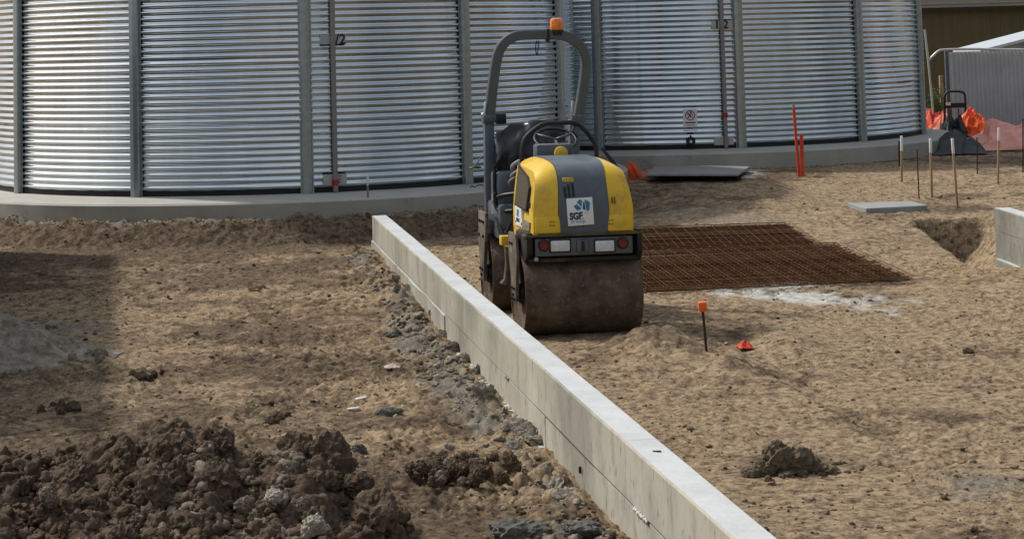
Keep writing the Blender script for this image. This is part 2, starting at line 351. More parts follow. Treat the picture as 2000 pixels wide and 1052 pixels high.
def grid_mesh(name, X, Y, Z, m, attr=None, smooth=True):
    nr, nc = X.shape; me = bpy.data.meshes.new(name); n = nr*nc
    me.vertices.add(n); me.vertices.foreach_set('co', np.stack([X, Y, Z], -1).astype(np.float32).ravel())
    i = np.arange(n).reshape(nr, nc); q = np.stack([i[:-1, :-1], i[:-1, 1:], i[1:, 1:], i[1:, :-1]], -1).reshape(-1, 4); k = len(q)
    me.loops.add(k*4); me.loops.foreach_set('vertex_index', q.ravel().astype(np.int32)); me.polygons.add(k)
    me.polygons.foreach_set('loop_start', (np.arange(k)*4).astype(np.int32)); me.polygons.foreach_set('loop_total', np.full(k, 4, np.int32))
    if smooth: me.polygons.foreach_set('use_smooth', np.ones(k, bool))
    me.update(); me.validate()
    if attr is not None:
        a = me.attributes.new('soil', 'FLOAT_COLOR', 'POINT'); a.data.foreach_set('color', attr.astype(np.float32).ravel())
    return link(name, me, m)
uu = np.concatenate([-(.30+.02*np.cumsum(1.12**np.arange(14)))[::-1], np.arange(-.30, .3001, .00115), .30+.02*np.cumsum(1.12**np.arange(14))])
yy = np.exp(np.arange(math.log(6.5), math.log(40), .00155))
U, Yg = np.meshgrid(uu, yy); Xg = U*Yg
Hg = ground_h(Xg, Yg)
ground = struct(grid_mesh('ground', Xg, Yg, Hg, SOIL, soil(Xg, Yg, Hg)))
# coarse land around
gx = np.concatenate([np.linspace(-400, -30, 14), np.linspace(-24, 24, 33), np.linspace(30, 400, 14)]); gy = np.concatenate([np.linspace(-400, -30, 14), np.linspace(-24, 60, 60), np.linspace(70, 600, 14)])
GX, GY = np.meshgrid(gx, gy); GH = base_h(GX, GY)-.10-.7*sst(19.2, 19.8, GY)*sst(23.2, 22.8, GY)*sst(3.5, 4.2, GX)*sst(6.2, 5.6, GX)
struct(grid_mesh('land', GX, GY, GH, SOIL, soil(GX, GY, GH)*np.array([1, 0, 0, 1.])))

# unseen wooded bank added right of the camera to darken the tanks' reflections
ba = np.linspace(R_(270), R_(392), 90); br = np.concatenate([np.linspace(26, 40, 16), np.linspace(44, 90, 8)]); BA, BR = np.meshgrid(ba, br)
BX = BR*np.cos(BA); BY = BR*np.sin(BA)+8; BZ = -.3+12*sst(26, 37, BR)*(1+.25*rnoise(BX, BY, 6., 95)+.12*rnoise(BX, BY, 2.2, 96))*sst(R_(270), R_(310), BA)*sst(R_(392), R_(376), BA)
struct(grid_mesh('added_bank', BX, BY, BZ, mat('added bank scrub', (.045, .055, .022), .9, 0, .5, .8, .1, 2.)))

# ------------------------------------------------------------------ water tanks
LAM = .0762; AMP = .0115; TR = 3.92; RINGS = 4; CPR = 10
def sheet_mesh():
    nz = CPR*10; nt = 14; V = []; Fc = []
    for i in range(nz+1):
        z = i*LAM/10; r = TR+AMP*math.cos(2*math.pi*(z/LAM)+math.pi)
        for j in range(nt+1):
            a = (j/nt-.5)*R_(29.6); V.append((r*math.sin(a), -r*math.cos(a), z))
    for i in range(nz):
        for j in range(nt): Fc.append((i*(nt+1)+j, i*(nt+1)+j+1, (i+1)*(nt+1)+j+1, (i+1)*(nt+1)+j))
    me = bpy.data.meshes.new('wall_sheet'); me.from_pydata(V, [], Fc); me.update(); me.materials.append(GALV); me.polygons.foreach_set('use_smooth', [True]*len(Fc)); return me
def post_mesh(h):
    prof = [(-.078, .011), (-.062, .011), (-.060, .050), (-.050, .060), (-.004, .068), (.004, .068), (.050, .060), (.060, .050), (.062, .011), (.078, .011), (.078, .004), (-.078, .004)]
    V = []; k = len(prof)
    for z in (0, h):
        for u, d in prof: V.append((u, -(TR+d), z))
    Fc = [(i, (i+1) % k, k+(i+1) % k, k+i) for i in range(k)]+[tuple(range(k))[::-1], tuple(range(k, 2*k))]
    me = bpy.data.meshes.new('post'); me.from_pydata(V, [], Fc); me.update(); me.materials.append(POST); return me
SHEET = sheet_mesh(); POSTM = post_mesh(RINGS*CPR*LAM+.03)
def tank(cx, cy, zb, th0, label):
    t = empty('water_tank', (cx, cy, zb)); tag(t, label, 'water tank', 'corrugated water tanks')
    for k in range(12):
        a = th0+k*math.pi/6
        p = bpy.data.objects.new('post', POSTM); col.objects.link(p); p.parent = t; p.rotation_euler.z = a; p.location.z = -.02
        for r in range(RINGS):
            s = bpy.data.objects.new('wall_sheet', SHEET); col.objects.link(s); s.parent = t; s.rotation_euler = (0, 0, a+math.pi/12)
            sc = 1+.0011*(r % 2)+random.uniform(-.0003, .0003); s.scale = (sc, sc, 1); s.location.z = .035+r*CPR*LAM
    lathe('base_rim', [(TR-.05, -.02), (TR-.004, -.02), (TR-.004, .05), (TR-.05, .05)], RUBBER, t, n=72)
    lathe('roof', [(TR+.05, RINGS*CPR*LAM+.02), (TR+.05, RINGS*CPR*LAM+.07), (.4, RINGS*CPR*LAM+.22), (0, RINGS*CPR*LAM+.23)], GALV, t, n=48)
    return t
def slab(cx, cy, zt, zbot, label, margin):
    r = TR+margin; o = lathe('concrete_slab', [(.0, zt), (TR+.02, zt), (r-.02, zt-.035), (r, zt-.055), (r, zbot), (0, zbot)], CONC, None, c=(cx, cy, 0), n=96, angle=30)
    o.data.materials.append(mat('sunlit trowelled concrete', (.42, .405, .36), .9, 0, .12, 1.6, .002, 60.))  # trowelled top faces, paler so that sunlight is partly put into the colour
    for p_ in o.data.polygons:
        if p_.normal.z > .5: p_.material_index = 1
    return tag(o, label, 'slab', 'round tank slabs')
T1 = (-3.148, 27.97, .633-.035); T2 = (2.608, 33.44, .727-.035)
tank1 = tank(*T1, -.877, 'big corrugated steel water tank nearest the camera, left half of the picture')
tank2 = tank(*T2, -.377-math.pi/6*0, 'corrugated steel water tank further back on the right, behind the roller')
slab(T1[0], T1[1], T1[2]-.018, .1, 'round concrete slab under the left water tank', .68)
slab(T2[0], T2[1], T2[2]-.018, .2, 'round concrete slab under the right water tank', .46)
def on_tank(T, px, py, out):           # local frame on the tank's skin at a pixel: origin, right, up, outwards
    c = Vector((T[0], T[1], 0)); d = Vector(ray(px, py)); d.normalize(); o = Vector((0, 0, HC)); r = TR+out
    a = d.x**2+d.y**2; b = 2*(d.x*(o.x-c.x)+d.y*(o.y-c.y)); cc = (o.x-c.x)**2+(o.y-c.y)**2-r*r
    s = (-b-math.sqrt(b*b-4*a*cc))/(2*a); p = o+d*s; n = Vector((p.x-c.x, p.y-c.y, 0)).normalized(); right = Vector((0, 0, 1)).cross(n)
    M = Matrix((right, Vector((0, 0, 1)), n)).transposed().to_4x4(); M.translation = p-Vector((T[0], T[1], T[2])); return M
def tank_extras(t, T, gx, ymark, yred, ylab, tx):
    # sight tube with brackets
    M = on_tank(T, gx, ymark, .05); z0 = -.01
    x, y = M.translation.x, M.translation.y
    tube('gauge_tube', [(x, y, z0), (x, y, RINGS*CPR*LAM)], .03, ZINC, t, n=12)
    Mr = on_tank(T, gx, yred, .05); g = lathe('float_marker', [(.036, -.03), (.042, -.025), (.042, .025), (.036, .03)], RED, t, c=(x, y, Mr.translation.z), n=14)
    # half full mark on a white plate
    Mp = on_tank(T, gx, ymark, .0125)
    pl = box('number_plate', (0, 0, 0), (.30, .115, .002), mat('clear backed plate', (.42, .43, .44), .3, .3, .05), t, bev=.0); pl.matrix_local = Mp
    text_obj('numeral', '1/2', .165, INK, pl, Matrix.Translation((tx, -.058, .0016)), .004)
    Mq = on_tank(T, gx+4, ylab, .0125); q = box('level_plate', (0, 0, 0), (.28, .12, .002), MATS['clear backed plate'], t, bev=.0); q.matrix_local = Mq
    for i in range(3): box('tick', (.06, -.035+.035*i, .0018), (.03, .009, .0012), INK, q, bev=0)
tank_extras(tank1, T1, 650, 77, 356, 350, -.055)
tank_extras(tank2, T2, 1410, 48, 225, 275, -.115)
# warning sign and outlet on the right tank
Ms = on_tank(T2, 1348, 231, .0125); sg = box('warning_sign', (0, 0, 0), (.20, .255, .002), CREAM, tank2, bev=0); sg.matrix_local = Ms
def ring_flat(name, r0, r1, c, m, parent, n=36, z=.0018):
    V = []; 
    for i in range(n):
        a = 2*math.pi*i/n
        for r in (r0, r1): V.append((c[0]+r*math.cos(a), c[1]+r*math.sin(a), z))
    Fc = [(2*i, 2*i+1, (2*i+1+2) % (2*n), (2*i+2) % (2*n)) for i in range(n)]
    return mesh_obj(name, V, Fc, m, parent)
ring_flat('prohibition_ring', .058, .072, (0, .04), REDPR, sg)
def flat_poly(name, pts, m, parent, z=.0018): return mesh_obj(name, [(x, y, z) for x, y in pts], [tuple(range(len(pts)))], m, parent)
bm = bmesh.new()
for c, s, a in (((0, .03), (.024, .05), .5), ((-.018, .015), (.012, .06), -.5), ((.022, .01), (.012, .05), .9), ((-.028, .05), (.04, .011), .6), ((.026, .05), (.04, .011), -.3)):
    add_box(bm, (c[0], c[1]+.008, .0022), (s[0], s[1], .0008), (0, 0, a))
bmesh.ops.create_circle(bm, cap_ends=True, segments=14, radius=.013, matrix=Matrix.Translation((.012, .082, .0024)))
bm_obj('running_figure', bm, INK, sg)
box('prohibition_bar', (0, .04, .003), (.012, .125, .0008), REDPR, sg, rot=(0, 0, .8), bev=0)
for i, (yy_, wd_) in enumerate(((-.062, .15), (-.09, .11), (-.104, .12))): box('text_line', (0, yy_, .0018), (wd_, .018 if i == 0 else .007, .001), INK if i == 0 else GREYPR, sg, bev=0)
Mo = on_tank(T2, 1349, 276, .012); ou = lathe('outlet_flange', [(.0, .0), (.068, 0), (.068, .022), (.045, .028), (.045, .075), (.056, .077), (.056, .10), (.034, .10), (.034, .055), (0, .055)], BLACK, tank2, n=24); ou.matrix_local = Mo
pin = lathe('outlet_core', [(0, .055), (.022, .056), (.022, .09), (0, .095)], CREAM, ou, n=16)
box('valve_lever', (0, .075, .05), (.022, .03, .02), BLACK, ou)

# ------------------------------------------------------------------ concrete walls
def wall_mat(k=1., nm='cast concrete'):
    def T(c): return tuple(v*k for v in c)
    m = bpy.data.materials.new(nm); m.use_nodes = True; N, L = nodes_of(m); b = N['Principled BSDF']; b.inputs['Roughness'].default_value = .88; b.inputs['Specular IOR Level'].default_value = .25
    tc = N.new('ShaderNodeTexCoord')
    def noi(s, sc=(1, 1, 1), d=6, ro=.6):
        mp = N.new('ShaderNodeMapping'); mp.inputs['Scale'].default_value = sc; L.new(tc.outputs['Object'], mp.inputs[0])
        n = N.new('ShaderNodeTexNoise'); n.inputs['Scale'].default_value = s; n.inputs['Detail'].default_value = d; n.inputs['Roughness'].default_value = ro; L.new(mp.outputs[0], n.inputs['Vector']); return n.outputs['Fac']
    def ramp(f, p0, a, p1, c):
        r = N.new('ShaderNodeValToRGB'); r.color_ramp.elements[0].position = p0; r.color_ramp.elements[1].position = p1; r.color_ramp.elements[0].color = (*a, 1); r.color_ramp.elements[1].color = (*c, 1); L.new(f, r.inputs[0]); return r.outputs[0]
    def mul(a, b_, f=1.):
        x = N.new('ShaderNodeMix'); x.data_type = 'RGBA'; x.blend_type = 'MULTIPLY'; x.inputs[0].default_value = f; L.new(a, x.inputs[6]); L.new(b_, x.inputs[7]); return x.outputs[2]
    side = ramp(noi(2.2, (1, 1, .6)), .3, T((.37, .345, .275)), .7, T((.49, .465, .385)))
    side = mul(side, ramp(noi(7., (1, 1, .5), 7, .7), .34, (.74, .74, .74), .5, (1, 1, 1)))          # streaks
    side = mul(side, ramp(noi(36., (1, 1, .25), 2, .5), .30, (.35, .35, .35), .37, (1, 1, 1)), .9)    # blow holes
    side = mul(side, ramp(noi(.9, (1, 1, .5), 4, .5), .36, (.66, .68, .68), .52, (1, 1, 1)))          # damp stains
    top = ramp(noi(3., (1, 1, 1), 7, .7), .3, (.43, .445, .44), .7, (.585, .60, .59))
    top = mul(top, ramp(noi(26., (1, 1, 1), 3), .26, (.55, .55, .55), .31, (1, 1, 1)), .8)
    ge = N.new('ShaderNodeNewGeometry'); sx = N.new('ShaderNodeSeparateXYZ'); L.new(ge.outputs['True Normal'], sx.inputs[0])
    st = N.new('ShaderNodeMapRange'); st.inputs['From Min'].default_value = .6; st.inputs['From Max'].default_value = .8; L.new(sx.outputs['Z'], st.inputs[0])   # trowelled top, formed sides
    x = N.new('ShaderNodeMix'); x.data_type = 'RGBA'; L.new(st.outputs[0], x.inputs[0]); L.new(side, x.inputs[6]); L.new(top, x.inputs[7]); L.new(x.outputs[2], b.inputs['Base Color'])
    bp = N.new('ShaderNodeBump'); bp.inputs['Strength'].default_value = .8; bp.inputs['Distance'].default_value = .004; L.new(noi(40., (1, 1, .4), 5), bp.inputs['Height']); L.new(bp.outputs[0], b.inputs['Normal'])
    return m
WALLM = wall_mat(); WALL2 = wall_mat(.66, 'damp cast concrete')
def wall_frame(A, B, TH):
    """local frame: x along the wall from A to B, y into the wall, z up"""
    d = (B-A); d.z = 0; ln = d.length; d.normalize(); n = Vector((-d.y, d.x, 0)); n = n if n.x > 0 else -n
    M = Matrix((d, n, Vector((0, 0, 1)))).transposed().to_4x4(); M.translation = Vector((A.x, A.y, 0)); return M, ln
Mw, wl = wall_frame(WA, WB, .16)
wl_far = wl+1.6
root = empty('retaining_wall'); root.matrix_world = Mw; tag(root, 'long low pale concrete wall running from the camera to the left tank', 'wall')
Mi = Mw.inverted()
def along(px, z=.2): return None
def course(name, x0, x1, y0, y1, z0, z1, wob=.002, seg=.12, parent=root, m=WALLM, cham=.010, z1b=None, z0b=None):
    n = max(2, int((x1-x0)/seg)); V = []; Fc = []
    for i in range(n+1):
        t = i/n; x = x0+(x1-x0)*t; wz = wob*(mnoise.noise((x*1.3, z0*7, 1.))); wy = wob*1.5*mnoise.noise((x*.9, z1*5, 4.))
        a, b_ = (z0 if z0b is None else z0+(z0b-z0)*t), (z1 if z1b is None else z1+(z1b-z1)*t)
        for (yy_, zz) in ((y0+wy, a), (y0+wy, b_-cham), (y0+cham*.7+wy, b_+wz), (y1-cham*.7-wy, b_+wz), (y1-wy, b_-cham), (y1-wy, a)): V.append((x, yy_, zz))
    for i in range(n):
        for j in range(6): Fc.append((i*6+j, i*6+(j+1) % 6, (i+1)*6+(j+1) % 6, (i+1)*6+j))
    Fc += [(0, 1, 2, 3, 4, 5), tuple(n*6+5-j for j in range(6))]
    o = mesh_obj(name, V, Fc, m, parent); bm = bmesh.new(); bm.from_mesh(o.data); bmesh.ops.recalc_face_normals(bm, faces=bm.faces); bm.to_mesh(o.data); bm.free(); return o
def sx(px, py, z): return (Mi @ at(px, py, z)).x         # distance along the wall of a point seen on its face
ZJ = .45-.262
joints = [0, sx(828, 514+10, .40), sx(1007, 690, .36), sx(1205, 900, .36), wl_far]
names = []
for a, b_ in zip(joints, joints[1:]):
    course('upper_course', a+.002, b_-.002, 0, .158, ZJ+.005, .45)
x_a = sx(782, 530, .12); x_b = sx(880, 640, .08); x_c = sx(985, 745, .10); x_d = sx(1058, 850, .08); x_e = sx(1200, 980, .08)
course('lower_course', -.06, x_a, -.008, .158, -.12, ZJ-.006, .004, cham=.003)
course('lower_course', x_a+.004, x_b, -.006, .158, -.14, ZJ-.010, .008, cham=.003)
course('lower_course', x_b+.003, x_c, .003, .156, -.2, ZJ-.006, cham=.001)
course('lower_course', x_c+.003, x_d, .001, .157, -.2, ZJ-.004, .003, cham=.001)
course('lower_course', x_d+.003, x_e, .004, .156, -.25, ZJ-.006, cham=.001)
course('lower_course', x_e+.003, wl_far, .002, .157, -.25, ZJ-.006, cham=.001)
course('footing', x_b+.1, x_d-.02, -.045, .16, -.2, .018, .012, .05)
course('footing', x_d+.1, wl_far, -.03, .16, -.2, -.035, .012, .05)
box('joint_line', ((x_b+wl_far)/2, .0545, ZJ-.001), (wl_far-x_b-.01, .10, .016), mat('dark joint', (.07, .066, .055), .95), root, bev=0)
# drips of slurry on the joint, a tie hole and a nail on the top
def crumb(bm, c, r, seed, sub=2, sq=(1, 1, 1), amp=.35):
    vs = bmesh.ops.create_icosphere(bm, subdivisions=sub, radius=1)['verts']
    o = Vector((seed*3.17+.3, seed*1.71, seed*.93))
    for v in vs:
        n = v.co.normalized(); k = .8+amp*1.1*mnoise.noise(n*.9+o)
        k += amp*.9*(abs(mnoise.noise(n*2.1+o*1.3))-.2)
        if sub > 1: k += amp*.75*(abs(mnoise.noise(n*4.3+o*2.1))-.2)
        if sub > 2: k += amp*.36*(abs(mnoise.noise(n*8.7+o))-.2)
        if sub > 3: k += amp*.16*(abs(mnoise.noise(n*17.+o))-.2)
        v.co = Vector((c[0]+n.x*k*r*sq[0], c[1]+n.y*k*r*sq[1], c[2]+n.z*k*r*sq[2]))
xs = sx(1258, 1005, ZJ); bm = bmesh.new()
for i in range(9): crumb(bm, (xs-.12+.03*i, -.006, ZJ+.002-.002*(i % 3)), .018, i, 2, (1.2, .6, .7))
bm_obj('slurry_lump', bm, WALLM, root, smooth=True)
xs = sx(990, 738, ZJ); bm = bmesh.new()
for i in range(4): crumb(bm, (xs-.03+.022*i, -.005, ZJ), .014, i+20, 2, (1.2, .6, .8))
bm_obj('slurry_lump', bm, CLAY, root, smooth=True)
box('tie_hole', (sx(1113, 918, .1), -.004, .10), (.018, .012, .035), BLACK, root, bev=.003)
tube('nail', [(sx(1284, 881, .45)-.0, .07, .452), (sx(1284, 881, .45)+.03, .10, .456)], .004, RUSTD, root, n=6)
# second length of wall on the right
A2 = at(1945, 494, .04); B2 = A2+Vector((.28, -7.5, 0)); M2, wl2 = wall_frame(A2, B2, .16)
root2 = empty('retaining_wall'); root2.matrix_world = M2; tag(root2, 'short grey concrete wall end at the right edge beside the trench', 'wall')
course('upper_course', 0, wl2, 0, .16, .27, .49, parent=root2, m=WALL2); course('lower_course', .0, wl2, .002, .16, .0, .267, cham=.001, parent=root2, m=WALL2); course('footing', .10, wl2, -.035, .17, -.4, -.005, .01, parent=root2, m=WALL2)
root_l = root

# ------------------------------------------------------------------ road roller
YAW = R_(10.5)
roll = empty('road_roller', (.414, 16.30, -.012), (0, R_(.35), YAW)); bpy.context.view_layer.update()
tag(roll, 'small yellow and dark grey tandem road roller parked behind the concrete wall', 'road roller')
RM = roll.matrix_world.copy(); RI = RM.inverted(); camL = RI @ Vector((0, 0, HC))
def rp(px, py, yl):                    # roller-local point seen at a pixel, on the plane local y = yl
    d = RI.to_3x3() @ Vector(ray(px, py)); t = (yl-camL.y)/d.y; return camL+d*t
def rpts(L_): return [rp(*q) for q in L_]
DR, DW = .335, .463
def drum(y, x0=0.):
    d = lathe('drum', [(DR-.055, -DW+.035), (DR-.016, -DW+.012), (DR-.013, -DW), (DR-.003, -DW), (DR, -DW+.006), (DR, DW-.006), (DR-.003, DW), (DR-.013, DW), (DR-.016, DW-.012), (DR-.055, DW-.035)], DRUM, roll, 'X', (x0, y, DR), 64)
    for s in (-1, 1):
        lathe('end_plate', [(0, s*(DW-.07)), (.10, s*(DW-.07)), (.11, s*(DW-.085)), (DR-.05, s*(DW-.07)), (DR-.05, s*(DW-.10))], DIRTY, d, 'X', (x0, y, DR), 40)
        lathe('hub', [(.0, s*(DW-.01)), (.075, s*(DW-.01)), (.085, s*(DW-.03)), (.085, s*(DW-.08))], BLKMUD, d, 'X', (x0, y, DR), 24)
    return d
drum(0.); drum(1.47)
def plate(name, pts, x0, x1, m, parent=roll, bev=.006):      # side plate: outline in (y, z)
    bm = bmesh.new(); a = [bm.verts.new((x0, y, z)) for y, z in pts]; b_ = [bm.verts.new((x1, y, z)) for y, z in pts]; n = len(pts)
    bm.faces.new(a); bm.faces.new(b_[::-1])
    for i in range(n): bm.faces.new((a[i], a[(i+1) % n], b_[(i+1) % n], b_[i]))
    if bev: bmesh.ops.bevel(bm, geom=list(bm.edges), offset=bev, segments=2, profile=.5, affect='EDGES')
    return bm_obj(name, bm, m, parent, angle=40)
for s in (-1, 1):
    y_o = plate('yoke', [(-.10, .80), (.20, .80), (.20, .62), (.10, .44), (.09, .28), (-.09, .28), (-.10, .44), (-.16, .62)], s*.475, s*.498, DIRTY)
    for (yy_, zz) in ((0, .33), (.05, .38), (-.05, .38), (.05, .28+.02), (-.05, .30), (.1, .72), (.02, .72)): lathe('bolt', [(0, s*.512), (.011, s*.512), (.013, s*.498)], BLKMUD, y_o, 'X', (0, yy_, zz), 8)
    y_o = plate('yoke', [(1.25, .86), (1.60, .86), (1.62, .60), (1.57, .44), (1.56, .28), (1.38, .28), (1.37, .44), (1.28, .62)], s*.475, s*.503, DIRTY)
    for (yy_, zz) in ((1.47, .33), (1.52, .38), (1.42, .38), (1.32, .78), (1.42, .78), (1.52, .78), (1.35, .66), (1.55, .66)): lathe('bolt', [(0, s*.517), (.012, s*.517), (.014, s*.503)], BLKMUD, y_o, 'X', (0, yy_, zz), 8)
# front chassis beam, bumper ledge and lamp bar
box('front_beam', (0, -.06, .735), (.90, .40, .17), BLKMUD, roll, bev=.02)
box('bumper_ledge', (-.005, -.305, .806), (.93, .14, .022), mat('muddy ledge', (.10, .07, .035), .9, 0, .4, 9., .004, 40.), roll, bev=.006)
lb = box('lamp_bar', rp(1140, 480, -.335)+Vector((0, .0, 0)), (.77, .035, .135), FRAMEP, roll, bev=.008)
for px in (1094, 1181):
    p = rp(px, 480, -.357); bz = box('lamp_bezel', p+Vector((0, .010, 0)), (.178, .02, .108), BLACK, lb, bev=.008); box('headlamp', p+Vector((0, -.004, 0)), (.150, .02, .084), LENS, lb, bev=.010)
for px, py in ((1062, 479), (1216, 474)):
    p = rp(px, py, -.356); lathe('tail_lamp_rim', [(0, .01), (.046, .01), (.046, -.008), (.039, -.011), (0, -.011)], BLACK, lb, 'Y', p, 24); lathe('tail_lamp', [(0, -.010), (.037, -.011), (.034, -.020), (0, -.024)], REDLENS, lb, 'Y', p, 24)
p = rp(1138, 480, -.355); box('tow_recess', p, (.10, .02, .10), FRAMEP, lb, bev=.012); box('tow_pin', p+Vector((.0, -.012, 0)), (.024, .016, .075), BLACK, lb, bev=.006)
plate('bumper_end', [(-.37, .83), (-.10, .83), (-.10, .62), (-.30, .585), (-.375, .66)], .415, .452, BLKMUD)
plate('bumper_end', [(-.37, .83), (-.10, .83), (-.10, .60), (-.26, .60), (-.36, .66)], -.455, -.41, BLKMUD)
bx_ = box('scraper_bar', (0, -.31, .615), (.86, .03, .03), BLKMUD, roll, bev=.004)
lathe('bolt_head', [(0, -.018), (.016, -.016), (.018, 0), (.018, .02)], mat('bright bolt', (.4, .38, .34), .5, .5), roll, 'Y', rp(1047, 506, -.34), 10)
# engine hood
HW = .385
prof = [(-.345, .815), (-.350, .90), (-.346, 1.0), (-.334, 1.10), (-.308, 1.195), (-.262, 1.268), (-.195, 1.318), (-.10, 1.345), (.05, 1.358), (.25, 1.364), (.52, 1.362)]
PS = smooth_path([(0, y, z) for y, z in prof], 4)
def side_x(z): return HW+.010-.045*float(sst(.95, 1.37, np.array(z)))
def hood_pt(u, i, off=0.):             # u in -1..1 across, i along the profile
    y, z = PS[i].y, PS[i].z; t = i/(len(PS)-1)
    a = PS[max(0, i-1)]; b_ = PS[min(len(PS)-1, i+1)]; tg = (b_-a).normalized(); n = Vector((0, -tg.z, tg.y)); n = n if n.y <= 0 or n.z > .5 else -n
    if n.z < -.2: n = -n
    k = min(1, max(0, (t-.25)/.5)); hw = side_x(z)
    e = abs(u); drop = (.014+.052*k)*max(0, (e-.45)/.55)**2.6
    return Vector((u*hw, y, z))-n*(drop-off)
def hood_cut(t): return .50+.08*float(sst(.25, .9, np.array(t)))
def hood_part(name, u0, u1, m, off, nu=10):
    n = len(PS); V = []; Fc = []
    for i in range(n):
        t = i/(n-1); a, b_ = u0(t), u1(t)
        for j in range(nu+1): V.append(hood_pt(a+(b_-a)*j/nu, i, off))
    for i in range(n-1):
        for j in range(nu): Fc.append((i*(nu+1)+j, i*(nu+1)+j+1, (i+1)*(nu+1)+j+1, (i+1)*(nu+1)+j))
    bm = bmesh.new(); vs = [bm.verts.new(v) for v in V]; fs = [bm.faces.new([vs[q] for q in f]) for f in Fc]; bmesh.ops.recalc_face_normals(bm, faces=bm.faces)
    # thickness
    r = bmesh.ops.solidify(bm, geom=bm.faces[:], thickness=.012)
    return bm_obj(name, bm, m, hood, angle=45)
hood = empty('hood'); hood.parent = roll
hood_part('centre_panel', lambda t: -hood_cut(t), lambda t: hood_cut(t), GREYP, .006, 14)
hood_part('side_panel', lambda t: -1., lambda t: -hood_cut(t)-.012, YEL, 0.)
hood_part('side_panel', lambda t: hood_cut(t)+.012, lambda t: 1., YEL, 0.)
def hood_side(s):
    n = len(PS); bm = bmesh.new(); top = [hood_pt(s*1., i) for i in range(n)]
    ring = [bm.verts.new(v) for v in top]; yb = PS[-1].y
    rear = [bm.verts.new((s*side_x(z), yb, z)) for z in (1.25, 1.1, .95, .815)]
    bot = [bm.verts.new((s*side_x(.815), y, .815)) for y in (.3, .0, -.2)]
    bm.faces.new(ring+rear+bot); bmesh.ops.triangulate(bm, faces=bm.faces[:])
    return bm_obj('side_skirt', bm, YEL, hood)
for s in (-1, 1): hood_side(s)
box('hood_rear', (0, .50, 1.07), (.70, .03, .50), GREYP, hood, bev=.01)
# flared lip low on the yellow sides
for s in (-1, 1): box('lower_lip', (s*.285, -.350, .885), (.195, .014, .125), YEL, hood, bev=.006, rot=(R_(-2), 0, 0))
# vents, badges and marks
def on_hood(px, py, off=.004):         # tangent frame on the hood front at a pixel
    best = None; d = RI.to_3x3() @ Vector(ray(px, py)); d.normalize()
    y = -.34
    for it in range(8):
        p = rp(px, py, y); j = min(range(len(PS)), key=lambda q: abs(PS[q].z-p.z) if PS[q].y < .0 else 9); y = hood_pt(max(-1, min(1, p.x/HW)), j, .008).y
    a = PS[max(0, j-1)]; b_ = PS[j+1]; up = (b_-a).normalized(); right = Vector((1, 0, 0)); n = right.cross(up)
    if n.y > 0: n = -n
    M = Matrix((right, up, n)).transposed().to_4x4(); M.translation = rp(px, py, y)+n*off; return M
for px, py, hh in ((1103.5, 375, .085), (1111, 372.5, .10), (1119, 371, .105)):
    M = on_hood(px, py, .0); v = box('vent_slot', (0, 0, 0), (.021, hh, .006), BLACK, hood, bev=.0025); v.matrix_local = M @ Matrix.Rotation(.06, 4, 'Z')
M = on_hood(1109, 351, .002); v = box('badge', (0, 0, 0), (.088, .036, .004), mat('yellow badge', (.55, .36, .04), .5), hood, bev=.001); v.matrix_local = M
for i in range(4): box('badge_mark', (-.030+.02*i, 0, .0024), (.008, .018, .0008), mat('brown badge print', (.30, .17, .02), .5), v, bev=0)
M = on_hood(1133, 413, .004); sgn = box('sign_board', (0, 0, 0), (.205, .208, .005), CREAM, hood, bev=.001); sgn.matrix_local = M @ Matrix.Rotation(R_(2.2), 4, 'Z')
S = .205/700                             # sign artwork measured in an enlarged view of 700 units a side
def art(px, py): return ((px-545)*S, (530-py)*S)
for nm, m_, pts in (('logo_facet', BLUE, ((375, 385), (460, 330), (580, 440), (570, 465), (470, 505))), ('logo_facet', GREENP, ((468, 290), (535, 215), (615, 240), (590, 420))),
                    ('logo_facet', DBLUE, ((640, 285), (675, 290), (690, 500), (615, 470))), ('logo_facet', BLUE, ((678, 220), (820, 305), (800, 490), (740, 540), (715, 520)))):
    flat_poly(nm, [art(*q) for q in pts], m_, sgn, .0032)
x0, y0 = art(252, 722); text_obj('company_name', 'SGF', 225*S, NAVY, sgn, Matrix.Translation((x0, y0, .0032)) @ Matrix.Diagonal((.92, 1.1, 1, 1)), .004*.9)
bm = bmesh.new()
for (ax, ay, w_, h_) in ((283, 560, 14, 40), (352, 575, 14, 40), (262, 700, 14, 40), (545, 575, 14, 40), (590, 545, 44, 14), (605, 716, 70, 14), (678, 575, 12, 40), (535, 640, 50, 14)):
    q = art(ax, ay); add_box(bm, (q[0], q[1], .0036), (w_*S, h_*S, .0006))
bm_obj('letter_serif', bm, NAVY, sgn)
x0, y0 = art(258, 815); text_obj('company_subtitle', 'group', 128*S, GREYPR, sgn, Matrix.Translation((x0, y0, .0032)) @ Matrix.Diagonal((1.38, 1, 1, 1)), .0008)
q = art(745, 585); ring_flat('trademark_dot', .002, .0055, q, GREYPR, sgn, 12, .0034)
for px in (1195.5, 1200.5):
    M = on_hood(px, 391, .0); v = box('vent_slot', (0, 0, 0), (.010, .052, .005), mat('brown slot', (.16, .09, .01), .6), hood, bev=.001); v.matrix_local = M
for px, py in ((1075, 433), (1081, 433), (1075, 440), (1081, 440), (1190, 430), (1196, 430), (1190, 437), (1196, 437)):
    M = on_hood(px, py, .005); v = box('arrow_mark', (0, 0, 0), (.013, .006, .003), INK, hood, bev=0, rot=(0, 0, .5)); v.matrix_local = M
